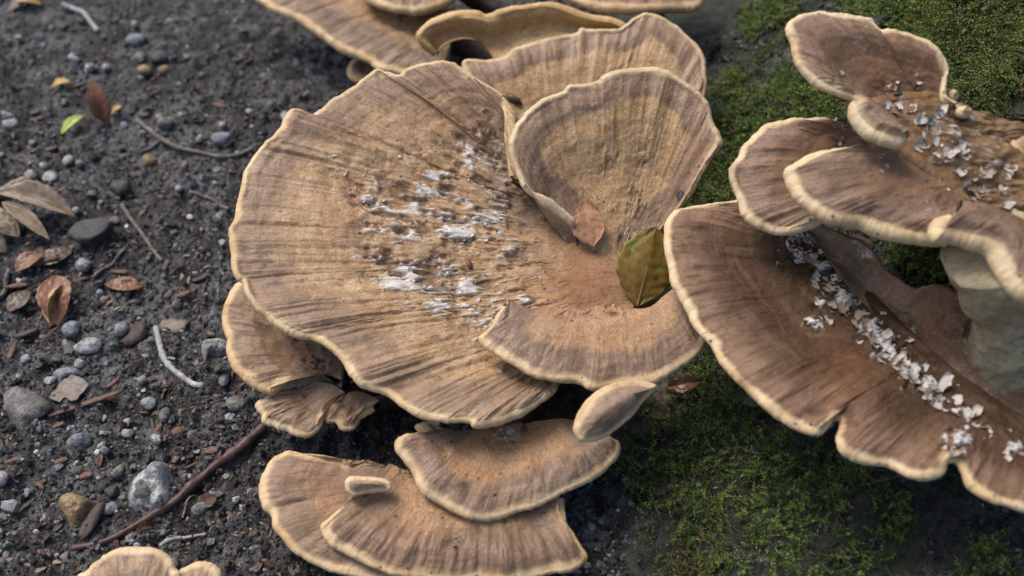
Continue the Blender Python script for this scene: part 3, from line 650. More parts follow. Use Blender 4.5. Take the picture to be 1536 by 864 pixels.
make_cap('S', 'thick lipped brown fungus cap with spotted top over the rounded mauve one',
         [(1330, 215), (1375, 235), (1420, 262), (1450, 300), (1460, 340)],
         [(1300, 217), (1257, 217), (1218, 226), (1190, 241), (1178, 252), (1181, 269), (1194, 293), (1214, 311), (1245, 327), (1285, 334), (1316, 346), (1355, 356), (1395, 362), (1425, 362)],
         (1400, 265), .345, (-.05, -.22, .97), 'taupe', bulge=.008, shoulder=.004, ns=300, nt=90, root=RB, root_r=.035, r=.0085, hints=[('dark', 1340, 298, 14, .5), ('dark', 1250, 285, 20, .3), ('flake', 1300, 270, 10, .3), ('flake', 1410, 300, 30, .4), ('dark', 1372, 350, 8, .8)])
make_cap('S2', 'cream knobbly rim lobe curling over the pale pored column',
         [(1440, 300), (1490, 310), (1550, 335), (1610, 370)],
         [(1425, 316), (1407, 322), (1401, 334), (1402, 346), (1414, 356), (1437, 360), (1460, 366), (1486, 374), (1494, 392), (1506, 415), (1524, 434), (1545, 448), (1590, 460)],
         (1500, 325), .365, (.02, -.3, .95), 'taupe', bulge=.010, shoulder=.003, ns=220, nt=60, root=RB, root_r=.03, r=.011, wave=.006, d_fun=[-.02, 0, 0, 0, 0, 0], hints=[('dark', 1440, 333, 14, .7), ('dark', 1470, 325, 12, .5), ('flake', 1425, 330, 12, .5)])
make_cap('T', 'tall brown fungus fan leaning against the moss with flaking stem',
         [(1318, 158), (1345, 172), (1375, 172), (1405, 170), (1430, 168)],
         [(1300, 162), (1277, 147), (1247, 137), (1218, 122), (1199, 100), (1188, 74), (1186, 61), (1179, 44), (1184, 31), (1199, 20), (1233, 14), (1262, 17), (1292, 22), (1310, 26), (1322, 40), (1336, 41), (1362, 46), (1396, 59), (1414, 78), (1425, 100), (1421, 119), (1420, 140), (1436, 150)],
         (1375, 168), .385, (-.05, -.34, .94), 'taupe', bulge=.004, shoulder=.005, ns=380, nt=110, root=RB, root_r=.0, r=.0048, pleat=.005, d_in=-.032, hints=[('dark', 1310, 85, 34, .3), ('dark', 1350, 110, 30, .5), ('warm', 1390, 110, 30, .5), ('dark', 1330, 130, 30, .5), ('flake', 1330, 145, 20, .7), ('warm', 1340, 90, 40, .5), ('dark', 1370, 140, 30, .6), ('flake', 1262, 125, 18, .5), ('flake', 1370, 130, 20, .5)])
make_cap('T2', 'thick flaking brown stalk joining the tall fan to the tree',
         [(1700, 330), (1690, 300), (1660, 270), (1640, 250), (1620, 230)],
         [(1620, 440), (1536, 350), (1450, 310), (1400, 268), (1350, 225), (1310, 175), (1290, 152), (1310, 140), (1350, 132), (1395, 130), (1425, 138), (1440, 150), (1452, 172), (1470, 195), (1500, 222), (1536, 246), (1600, 270)],
         (1500, 260), .355, (.0, -.3, .95), 'stalk', bulge=.012, shoulder=.0, ns=320, nt=100, root=RB, root_r=.04, r=.012, rot=1, flake_amt=.5, flake_t=(.1, .85), rough=4.5, ridge=.0006, th=.05, d_out=-.006,
         hints=[('dark', 1400, 190, 40, .8), ('dark', 1440, 240, 30, .7), ('dark', 1360, 165, 26, .7), ('dark', 1460, 280, 26, .4), ('flake', 1420, 235, 30, .5), ('flake', 1470, 300, 30, .7), ('warm', 1370, 225, 26, .6)])
make_cap('U', 'small drooping pale lipped fungus lobe on the flaking stalk',
         [(1312, 158), (1335, 168), (1352, 185), (1364, 203)],
         [(1296, 150), (1279, 149), (1274, 163), (1281, 181), (1299, 200), (1325, 212), (1352, 217), (1364, 210)],
         (1335, 175), .395, (-.1, -.3, .95), 'taupe', bulge=.008, shoulder=.003, ns=130, nt=44, root=(.45, .0, .33), root_r=.0, r=.008, hints=[('dark', 1302, 170, 10, .5)])
make_cap('V', 'tiny fungus knob on the far side of the flaking stalk',
         [(1560, 225)], [(1545, 200), (1530, 198), (1518, 203), (1516, 215), (1524, 230), (1538, 238), (1570, 240), (1585, 220), (1570, 202)], (1548, 218), .37, (0, -.3, .95), 'pale', bulge=.006, ns=80, nt=24, closed=True, root=(.62, .12, .3), root_r=.014, r=.006, scal=.3)
for i, (x, y, rr) in enumerate(((1432, 141, 9), (1448, 166, 10))):
    make_cap('W%d' % i, ('rounded button of fungus budding where the tall fan meets its stalk', 'oval button of fungus budding lower on the stalk edge by the moss')[i],
             [(x, y)], [(x+rr*math.cos(a)*(1.2 if i else 1), y+rr*math.sin(a)) for a in np.linspace(0, 2*np.pi, 10)[:-1]], (x, y), .39, (0, -.5, .85), 'pale', bulge=.006, ns=60, nt=18, closed=True, root=(.47+.02*i, .02-.02*i, .34), root_r=.008, r=.004, scal=.2)
# pale pored column under the knobbly lobe
def column():
    e = thing('fungus_column', (.50, -.02, .2), 'pale pored column rising between dark cap and knobbly cream lobe', 'fungus')
    b = at_z((1503, 372), .335); a = at_z((1512, 520), .20); a = a+(a-b)*.35
    q = np.linspace(0, 1, 70)[:, None]; path = a+(b-a)*q + np.array([.012, 0, 0])*np.sin(q*np.pi)
    rad = .034+.030*np.clip(q[:, 0]-.35, 0, 1)**1.3+.045*np.clip(.4-q[:, 0], 0, 1)**1.6
    V, F = tube(path, rad, 110, 5, 0.)
    d = V-path[np.minimum(np.arange(len(V))//110, 69)]
    V = V+nrm(d)*(.016*fbm(V[:, 0]*16, V[:, 1]*16, V[:, 2]*16, 5, 3)+.0035*fbm(V[:, 0]*90, V[:, 1]*90, V[:, 2]*90, 6, 3))[:, None]
    mesh_obj('pore_surface', V, F, M['pore'], e); add_solid(V, np.array([f for f in F if len(f) == 4]))
column()
# rotten base holding the lower tiers together
def rotten_base():
    e = thing('fungus_base', (.11, .04, 0), 'black rotten fungus base between frilly lobe and lower caps', 'fungus')
    th = np.linspace(0, 2*np.pi, 150, endpoint=False); q = np.linspace(0, 1, 60)
    TH, QQ = np.meshgrid(th, q); rad = .235*(1+.16*fbm(np.cos(TH)*1.6, np.sin(TH)*1.6, 0, 71, 3))
    x = .09+rad*QQ*np.cos(TH); y = .06+rad*QQ*np.sin(TH)*1.0
    zz = .062*(1-QQ**2.6)+.012*fbm(x*30, y*30, 0, 72, 4)+.006*np.abs(fbm(x*90, y*90, 0, 75, 3))-.006
    V = np.stack([x, y, zz], -1).reshape(-1, 3); F = grid_faces(60, 150, True)
    mesh_obj('rotten_flesh', V, F, M['rot'], e); add_solid(V, F)
rotten_base()

# torn skin flakes standing up from the caps
def flake_mesh(k):
    r_ = np.random.default_rng(100+k); nu, nv = 7, 5
    u = np.linspace(0, 1, nu); v = np.linspace(-.5, .5, nv); U, Vv = np.meshgrid(u, v, indexing='ij')
    wdt = (.55+.35*np.sin(np.pi*np.clip(U*1.1, 0, 1)))*(1+.3*r_.standard_normal(U.shape)*.5)
    curl = r_.uniform(.8, 2.4); L = r_.uniform(.8, 1.3)
    x = L*np.sin(U*curl)/curl; z = L*(1-np.cos(U*curl))/curl*.8; y = Vv*wdt*r_.uniform(.5, 1.)
    z = z+.18*r_.standard_normal(U.shape)*.4+.25*Vv**2
    T_ = np.stack([x, y, z], -1).reshape(-1, 3); B_ = T_-np.array([0, 0, .10])
    f = grid_faces(nu, nv); nvt = len(T_); F = f[:, ::-1].tolist()+(f+nvt).tolist()
    bd = [i*nv for i in range(nu)]+[(nu-1)*nv+j for j in range(1, nv)]+[i*nv+nv-1 for i in range(nu-2, -1, -1)]+[j for j in range(nv-2, 0, -1)]
    for a, b in zip(bd, bd[1:]+bd[:1]): F.append([a, b, b+nvt, a+nvt])
    me = bpy.data.meshes.new('skin_flake'); me.from_pydata(np.vstack([T_, B_]).tolist(), [], F); me.materials.append(M['flake'])
    me.polygons.foreach_set('use_smooth', [True]*len(me.polygons)); me.update(); return me
FLK = [flake_mesh(k) for k in range(8)]
def flakes(key, spots, size=(.004, .009), sink=.0006):
    c = CAPS[key]; px = c['px'].reshape(-1, 2); P = c['top'].reshape(-1, 3); NVx = c['NV'].reshape(-1, 3)
    nt_, ns_ = c['top'].shape[:2]
    for x, y in spots:
        i = int(((px-(x, y))**2).sum(1).argmin()); r_, s_ = divmod(i, ns_)
        if r_ > nt_*.93: continue
        nn = nrm(NVx[i]*.5+c['n']*.8); rd = nrm(c['top'][min(r_+2, nt_-1), s_]-c['top'][max(r_-2, 0), s_])
        a = random.gauss(0, .7)+(math.pi if random.random() < .35 else 0); yv = nrm(np.cross(nn, rd)); rd = nrm(np.cross(yv, nn))
        d = rd*math.cos(a)+yv*math.sin(a); s2 = np.cross(nn, d)
        sz = random.uniform(*size)
        Mx = Matrix.Identity(4)
        for k in range(3): Mx[k][0] = d[k]*sz*random.uniform(.8, 1.5) if k == 0 else d[k]*sz; Mx[k][1] = s2[k]*sz; Mx[k][2] = nn[k]*sz*.7
        o = bpy.data.objects.new('skin_flake', random.choice(FLK)); COL.objects.link(o); o.parent = c['ob']
        p = P[i]-np.array(c['e'].location)-nn*sink
        for k in range(3): Mx[k][3] = p[k]
        o.matrix_local = Mx
def cloud(hs, n):
    out = []
    tot = sum(h[2] for h in hs)
    for x, y, r_ in hs:
        for _ in range(max(1, int(n*r_/tot))): out.append((random.gauss(x, r_*.6), random.gauss(y, r_*.6)))
    return out
flakes('A', cloud([(548, 292, 34), (575, 330, 40), (604, 418, 36), (650, 440, 30), (684, 345, 40), (722, 330, 36), (664, 385, 40), (600, 365, 36), (640, 270, 44), (720, 235, 34), (560, 240, 40), (700, 430, 36), (760, 300, 24), (745, 420, 24), (800, 400, 30), (690, 480, 40)], 170), (.003, .0075))
flakes('Q', cloud([(1212, 350, 14), (1205, 372, 16), (1240, 410, 18), (1250, 430, 16), (1285, 470, 16), (1318, 505, 16), (1352, 540, 16), (1384, 570, 14), (1398, 582, 12), (1425, 600, 12), (1480, 640, 12)], 60), (.008, .016))
flakes('Q', [(x+random.gauss(0, 5), y+random.gauss(0, 4)) for x, y in spline([(1200, 368), (1240, 412), (1290, 472), (1340, 528), (1395, 582), (1470, 632)], 34)], (.012, .020))
flakes('Q', cloud([(1200, 385, 20), (1265, 450, 26), (1300, 490, 26), (1335, 520, 26), (1370, 560, 24), (1395, 585, 20), (1450, 620, 18), (1225, 475, 20), (1520, 670, 20), (1430, 668, 16)], 90), (.005, .011))
flakes('T2', cloud([(1340, 160, 26), (1390, 190, 34), (1430, 230, 36), (1470, 280, 36), (1440, 300, 24), (1500, 270, 24), (1400, 240, 26)], 120), (.006, .015))
flakes('T', cloud([(1335, 145, 22), (1360, 130, 26)], 16), (.004, .009))
flakes('S', cloud([(1400, 290, 26), (1340, 240, 20)], 14), (.004, .009))
flakes('R', cloud([(1265, 205, 22)], 7), (.003, .007))
flakes('B', cloud([(920, 240, 40), (965, 300, 30), (940, 350, 24)], 22), (.002, .004))
flakes('M', cloud([(620, 705, 18)], 8), (.003, .006)); flakes('H', cloud([(850, 468, 20), (920, 467, 24)], 10), (.003, .006))
flakes('D', cloud([(630, 20, 30)], 10), (.004, .008)); flakes('Q2', cloud([(1300, 375, 16), (1362, 490, 18), (1480, 500, 30)], 14), (.004, .008))

# ------------------------------------------------------------------ moss on the trunk
MH = [(1000, 640, 60, 1), (1080, 660, 70, 1), (1150, 720, 80, 1), (1040, 760, 70, 1), (1100, 800, 70, 1), (1180, 800, 60, .8), (950, 660, 40, .8), (900, 740, 40, .35), (1060, 860, 60, 1), (1010, 820, 40, .8), (1250, 740, 60, .55),
      (1330, 790, 70, .5), (1420, 810, 50, .35), (1480, 850, 60, .6), (1240, 830, 60, .6), (930, 620, 40, .9), (960, 720, 50, .9), (880, 690, 30, .5), (1060, 580, 40, .9),
      (1070, 270, 34, 1.3), (1100, 215, 40, 1), (1140, 170, 40, 1), (1190, 150, 45, 1), (1240, 150, 40, 1), (1130, 20, 40, .7), (1160, 10, 40, .7), (1160, 90, 30, .35), (1100, 130, 40, .4), (1200, 60, 30, .3),
      (1340, 20, 50, 1), (1400, 30, 60, 1), (1460, 40, 70, 1), (1440, 90, 50, 1), (1480, 110, 50, .7), (1530, 60, 50, .7), (1290, 5, 30, .8), (1480, 190, 40, .6), (1510, 220, 40, .7), (1400, 390, 60, .7), (1045, 290, 30, 1.2)]
def moss():
    N = 105000
    th = rng.uniform(math.radians(165), math.radians(242), N); q = rng.uniform(-.02, .62, N)
    e = 1e-3
    P = trunk_pt(th, q); N_ = nrm(np.cross(trunk_pt(th+e, q)-P, trunk_pt(th, q+e)-P))
    N_ = np.where(((P[:, :2]-TC)*N_[:, :2]).sum(1)[:, None] < 0, -N_, N_)
    px = to_px(P)
    inside = (px[:, 0] > -100) & (px[:, 0] < 1640) & (px[:, 1] > -100) & (px[:, 1] < 960)
    m = np.zeros(N)
    for x, y, r_, s_ in MH: m = np.maximum(m, s_*np.exp(-((px[:, 0]-x)**2+(px[:, 1]-y)**2)/r_**2*.8))
    nz = fbm(P[:, 0]*28, P[:, 1]*28, P[:, 2]*28, 81, 3)
    m = np.where(inside, m, .45+.5*fbm(P[:, 0]*5, P[:, 1]*5, P[:, 2]*5, 85, 2))
    keep = (m+.40*nz > .36) & (P[:, 2] > ground_z(P[:, 0], P[:, 1])-.002)
    keep &= inside | (rng.random(N) < .12)
    P, N_, px, nz = P[keep], N_[keep], px[keep], nz[keep]
    n = len(P)
    # one shoot: curved stem with leaflets, built for all shoots at once
    nl = 15
    tuft = fbm(P[:, 0]*75, P[:, 1]*75, P[:, 2]*75, 88, 2)
    ln = rng.uniform(.013, .028, n)*(1+.5*nz)*(1+.7*tuft)
    up = np.array([0, 0, 1.])
    lean = np.stack([fbm(P[:, 0]*50, P[:, 1]*50, P[:, 2]*50, 95+i, 2) for i in range(3)], -1)
    d0 = nrm(N_*.8+lean*1.3+rng.standard_normal((n, 3))*.35+up*.1); droop = nrm(rng.standard_normal((n, 3))*.7-up*.7+N_*.3)
    a = nrm(np.cross(d0, rng.standard_normal((n, 3)))); b = np.cross(d0, a)
    hue = rng.random(n)
    g0 = np.array([.042, .075, .016]); g1 = np.array([.20, .27, .055]); br = np.array([.16, .12, .055])
    col = g0+(g1-g0)*np.clip(hue**1.8+.55*tuft, 0, 1.2)[:, None]
    dry = (rng.random(n) < .05+.25*np.exp(-((px[:, 0]-1500)**2+(px[:, 1]-60)**2)/90**2)+.25*np.exp(-((px[:, 0]-1030)**2+(px[:, 1]-830)**2)/50**2))
    col[dry] = br*rng.uniform(.6, 1.6, (dry.sum(), 1))
    VV, FF, CC = [], [], []
    cnt = 0
    for k in range(nl):
        f = (k+.5)/nl
        c = P+(d0*f+droop*.55*f*f)*ln[:, None]
        an = k*2.4+rng.uniform(-.4, .4, n)
        side = a*np.cos(an)[:, None]+b*np.sin(an)[:, None]
        dirv = nrm(side+d0*.9+droop*f*.4); wv = nrm(np.cross(dirv, d0+.3*side))
        L = (.0052*(1-.55*f)*rng.uniform(.7, 1.3, n))[:, None]; W_ = L*.15
        v = np.stack([c, c+dirv*L*.45+wv*W_, c+dirv*L, c+dirv*L*.45-wv*W_], 1)
        VV.append(v.reshape(-1, 3)); FF.append((np.arange(n)[:, None]*4+np.arange(4)[None])+cnt); cnt += n*4
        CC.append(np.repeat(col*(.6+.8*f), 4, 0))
    # stems
    c0 = P-N_*.001; c1 = P+(d0+droop*.5)*ln[:, None]*.97; wv = nrm(np.cross(c1-c0, N_))*.0004; wv2 = nrm(np.cross(c1-c0, wv))*.0004
    v = np.stack([c0-wv, c0+wv, c1+wv*.4, c1-wv*.4], 1); VV.append(v.reshape(-1, 3)); FF.append(np.arange(n)[:, None]*4+np.arange(4)[None]+cnt); cnt += n*4
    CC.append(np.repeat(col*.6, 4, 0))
    print('moss shoots', n)
    o = mesh_obj('moss', np.vstack(VV), np.vstack(FF), M['moss'], tree, {'col': np.vstack(CC)}, smooth=False)
    props(o, 'deep green feathery moss cushions on the bark', kind='stuff')
    # dry brown strands among it
    SP = []
    for x, y, r_, k in ((1490, 180, 50, 260), (1510, 60, 40, 160), (1220, 165, 40, 90), (1030, 840, 30, 120), (1440, 400, 40, 120), (1250, 150, 25, 60)):
        for _ in range(k):
            p, nn = hit((random.gauss(x, r_*.6), random.gauss(y, r_*.6)))
            a_ = math.atan2(p[1]-TC[1], p[0]-TC[0]) % (2*math.pi)
            if abs(math.hypot(p[0]-TC[0], p[1]-TC[1])-float(trunk_r(np.array(a_), np.array(p[2])))) < .06: SP.append((p, nn))
    V, F, C_ = [], [], []; cnt = 0
    for p, nn in SP:
        d = nrm(nn*.5+rng.standard_normal(3)*.8); L = random.uniform(.008, .022); w2 = nrm(np.cross(d, nn+.01))*.00045; bend = rng.standard_normal(3)*.6
        t = np.linspace(0, 1, 6)[:, None]; path = p+L*(d*t+bend*t*t*.7); w3 = np.cross(nrm(d), w2)
        ring = np.stack([path+w2, path-w2*.5+w3*.8, path-w2*.5-w3*.8], 1).reshape(-1, 3)
        V.append(ring); F.append(grid_faces(6, 3, True)+cnt); cnt += len(ring); C_.append(np.tile(np.array([.17, .125, .065])*random.uniform(.4, 1.5), (len(ring), 1)))
    o = mesh_obj('dry_moss', np.vstack(V), np.vstack(F), M['moss'], tree, {'col': np.vstack(C_)})
    props(o, 'wiry brown dry moss strands', kind='stuff')
moss()
def bark_grit():
    bm = bmesh.new(); bmesh.ops.create_icosphere(bm, subdivisions=1, radius=1); V0 = np.array([v.co[:] for v in bm.verts]); F0 = np.array([[v.index for v in f.verts] for f in bm.faces]); bm.free()
    n = 12000
    th = rng.uniform(math.radians(168), math.radians(240), n); q = rng.uniform(-.03, .55, n); P = trunk_pt(th, q)
    sz = np.exp(rng.normal(math.log(.0022), .5, n)); ax = sz[:, None]*rng.uniform(.6, 1.7, (n, 3)); jit = 1+rng.uniform(-.4, .4, (n, len(V0), 3))
    v = V0[None]*jit*ax[:, None]+P[:, None]
    F = (F0[None]+(np.arange(n)*len(V0))[:, None, None]).reshape(-1, 3)
    pal = np.array([[.010, .009, .010], [.030, .028, .028], [.065, .064, .062], [.045, .055, .034], [.16, .165, .165], [.075, .05, .035]])
    col = pal[rng.choice(6, n, p=[.40, .27, .12, .09, .05, .07])]*rng.uniform(.7, 1.3, (n, 1))
    o = mesh_obj('bark_grit', v.reshape(-1, 3), F, M['crumb'], tree, {'col': np.repeat(col, len(V0), 0)}, smooth=False)
    props(o, 'dark crumbs of bark and grit caught on the trunk', kind='stuff')
bark_grit()

# ------------------------------------------------------------------ stones
def stone_geo(seed, ax=(1, 1, .6), facet=.25, sub=3, pts=None):
    bm = bmesh.new(); bmesh.ops.create_icosphere(bm, subdivisions=sub, radius=1)
    V = np.array([v.co[:] for v in bm.verts]); F = np.array([[v.index for v in f.verts] for f in bm.faces]); bm.free()
    r_ = np.random.default_rng(seed)
    for _ in range(9):      # chop planes give the facets
        n = nrm(r_.standard_normal(3)); d = r_.uniform(1-facet*1.6, 1.02); s_ = V @ n; V = V-np.maximum(0, s_-d)[:, None]*n*.92
    V = V*(1+.10*fbm(V[:, 0]*1.3, V[:, 1]*1.3, V[:, 2]*1.3, seed, 3)[:, None]+.03*fbm(V[:, 0]*6, V[:, 1]*6, V[:, 2]*6, seed+3, 2)[:, None])
    return V*np.array(ax), F
def stone(px, wpx, hpx, mat, label, cat='stone', rot=0., seed=None, group=None, facet=.25, name='stone', flat=.55, sub=3, sink=.35):
    p, n = hit(px); k = (p-CAM) @ FWD/FPX
    a = wpx*.5*k; b = hpx*.5*k/.80; seed = seed if seed is not None else int(px[0]*7+px[1])
    V, F = stone_geo(seed, (a, b, min(a, b)*flat*1.3), facet, sub)
    cr, sr = math.cos(rot), math.sin(rot); V = V @ np.array([[cr, sr, 0], [-sr, cr, 0], [0, 0, 1]])
    base = np.array([p[0], p[1], float(ground_z(p[0], p[1]))]); V = V+base+np.array([0, 0, -V[:, 2].min()*(1-sink)])
    o = mesh_obj(name, V, F, M[mat], None, loc=base)
    return props(o, label, cat, group)
def slab(outline, h, mat, label, cat='stone', seed=0, tilt=(0, 0), name='stone', round_=3.):
    o2 = spline(outline, 72, True); P = on_plane(o2, (0, 0, h*.35), (0, 0, 1)); c = P.mean(0); r = np.linspace(0, 1, 18)
    g = float(ground_z(c[0], c[1]))
    R, J = np.meshgrid(r, np.arange(72), indexing='ij')
    xy = c[:2]+(P[J.astype(int), :2]-c[:2])*R[..., None]
    fac = fbm(xy[..., 0]*38, xy[..., 1]*38, 0, seed, 2)
    fac = np.round(fac*3)/3*.35+fac*.65
    top = h*(1-R**round_)*(1+.45*fac)+.0012*fbm(xy[..., 0]*220, xy[..., 1]*220, 0, seed+3, 3)*(R < 1)+tilt[0]*(xy[..., 0]-c[0])+tilt[1]*(xy[..., 1]-c[1])
    low = g-.35*h*(1-R**2)-.002
    V = np.vstack([np.dstack([xy, g+top-.12*h]).reshape(-1, 3), np.dstack([xy, low])[::-1].reshape(-1, 3)])
    return props(mesh_obj(name, V, grid_faces(36, 72, True), M[mat], None, loc=(c[0], c[1], g)), label, cat)
slab([(252, 689), (254, 705), (254, 735), (250, 752), (232, 768), (212, 766), (192, 755), (183, 735), (186, 712), (198, 704), (225, 701), (240, 692)], .030, 'flint', 'large chalky white flint with black chips against the purplish twig', seed=5, tilt=(.15, -.2), round_=6.)
slab([(80, 750), (92, 737), (108, 734), (130, 740), (142, 748), (132, 762), (112, 780), (100, 778), (90, 766)], .026, 'ochre_stone', 'angular ochre yellow stone near the chalky flint', seed=12)
slab([(72, 556), (82, 547), (112, 544), (117, 556), (100, 564), (88, 572), (76, 563)], .014, 'blue_stone', 'smooth blue grey stone touching a torn grey leaf', seed=3)
slab([(93, 659), (104, 648), (122, 644), (132, 646), (130, 660), (115, 666), (96, 667)], .010, 'blue_stone', 'flat slate blue stone between torn leaf and ochre stone', seed=8)
slab([(302, 520), (318, 514), (342, 511), (345, 530), (320, 536), (308, 543)], .016, 'chalk', 'pale grey stone half under the two lobed brown cap', seed=33)
slab([(5, 595), (20, 580), (45, 585), (76, 605), (66, 622), (48, 630), (32, 648), (15, 630)], .008, 'slab', 'broad flat weathered pale slab bedded in the soil', seed=61, round_=5)
stone((134, 523), 42, 24, 'chalk', 'speckled pale grey stone above the smooth blue grey one', seed=21, facet=.2)
stone((355, 608), 32, 20, 'grey_stone', 'dull green grey round pebble close to the frilly lobe', seed=14, facet=.12)
stone((146, 357), 78, 36, 'dark_stone', 'long charcoal stone at the end of the rolled beige leaf', seed=41, facet=.3, sub=4)
stone((110, 497), 30, 22, 'blue_stone', 'blue grey pebble under the curled orange beech leaf', seed=17)
stone((182, 496), 24, 24, 'blue_stone', 'light blue pebble beside the crumbled bark lump', seed=19)
stone((128, 400), 28, 22, 'blue_stone', 'pale blue pebble below the long charcoal stone', seed=25)
stone((193, 652), 24, 14, 'blue_stone', 'small slate pebble beneath a round cream pebble', seed=27)
stone((225, 610), 26, 18, 'blue_stone', 'faint blue pebble sunk in silt near wood splinters', seed=29)
stone((248, 625), 16, 22, 'grey_stone', 'upright grey pebble next to the sunken blue one', seed=30)
stone((336, 567), 16, 22, 'blue_stone', 'narrow dark blue pebble below the pale half hidden stone', seed=34)
stone((165, 765), 30, 18, 'blue_stone', 'wet blue grey chip between ochre stone and flint', seed=37)
stone((170, 740), 24, 18, 'dark_stone', 'black pebble touching the left of the chalky flint', seed=38)
stone((204, 62), 30, 18, 'blue_stone', 'grey angular stone on a darker stone far back', seed=43)
stone((208, 90), 28, 20, 'grey_stone', 'rounded grey brown stone in the far pebble cluster', seed=44)
stone((240, 90), 28, 22, 'dark_stone', 'dark squarish stone in the far pebble cluster', seed=45)
stone((218, 110), 24, 18, 'ochre_stone', 'dull tan pebble under the far pebble cluster', seed=46)
stone((248, 107), 22, 16, 'ochre_stone', 'sandy pebble at the end of the far cluster', seed=47)
stone((250, 190), 26, 22, 'grey_stone', 'round mid grey stone above the curved grey twig', seed=48)
stone((335, 215), 34, 20, 'blue_stone', 'blue grey stone near the bent twig and largest cap', seed=49)
stone((225, 243), 24, 18, 'ochre_stone', 'brownish pebble below the curved grey twig', seed=50)
stone((182, 285), 34, 24, 'dark_stone', 'dark clod shaped stone above the long charcoal stone', seed=51)
stone((265, 460), 18, 14, 'grey_stone', 'little grey stone above a flat wood flake', seed=52)
stone((190, 600), 16, 10, 'dark_stone', 'sooty pebble above the round cream pebble', seed=53)
WP = [(105, 245, 20), (77, 268, 24), (160, 104, 13), (138, 105, 18), (113, 92, 18), (18, 190, 22), (12, 178, 20), (45, 265, 18), (66, 250, 14), (120, 248, 14), (270, 175, 12), (334, 193, 18), (343, 215, 20), (278, 250, 12), (272, 285, 16), (5, 235, 14), (122, 549, 17), (215, 573, 17), (76, 573, 18), (192, 636, 17), (237, 663, 20), (155, 672, 14), (158, 678, 20), (200, 813, 10), (5, 722, 24), (55, 800, 12), (295, 678, 12), (286, 330, 12), (335, 368, 14), (75, 322, 12), (118, 320, 14), (100, 516, 14), (30, 62, 12), (203, 40, 12), (215, 200, 12), (187, 190, 12), (375, 170, 12), (130, 640, 8), (40, 290, 14), (355, 750, 14), (362, 760, 12), (300, 210, 12), (262, 735, 8)]
for i, (x, y, r_) in enumerate(WP):
    stone((x, y), r_, r_*.85, 'white_stone' if i % 3 else 'chalk', 'small whitish pebble lying loose on the dark soil', group='small whitish pebbles on the soil', name='pebble', cat='pebble', seed=200+i, sub=2, facet=.42, rot=i*1.3, flat=.7)
placed = [(x, y, r_) for x, y, r_ in WP]
k = 0
while k < 70:
    x, y = random.uniform(0, 520), random.uniform(0, 860)
    if x > 330 and y > 120: continue
    if any((x-a)**2+(y-b)**2 < (c+14)**2 for a, b, c in placed): continue
    p, n = hit((x, y))
    if p[2] > .05: continue
    r_ = random.uniform(8, 17)*(.75+.5*y/864); placed.append((x, y, r_)); k += 1
    stone((x, y), r_*random.uniform(1, 1.5), r_*.9, random.choice(['grey_stone', 'dark_stone', 'grey_stone', 'blue_stone']), 'small dull grey pebble half sunk in the dark soil', group='small grey pebbles in the soil', name='pebble', cat='pebble', seed=400+k, sub=2, facet=.42, rot=k*.7, sink=.55)

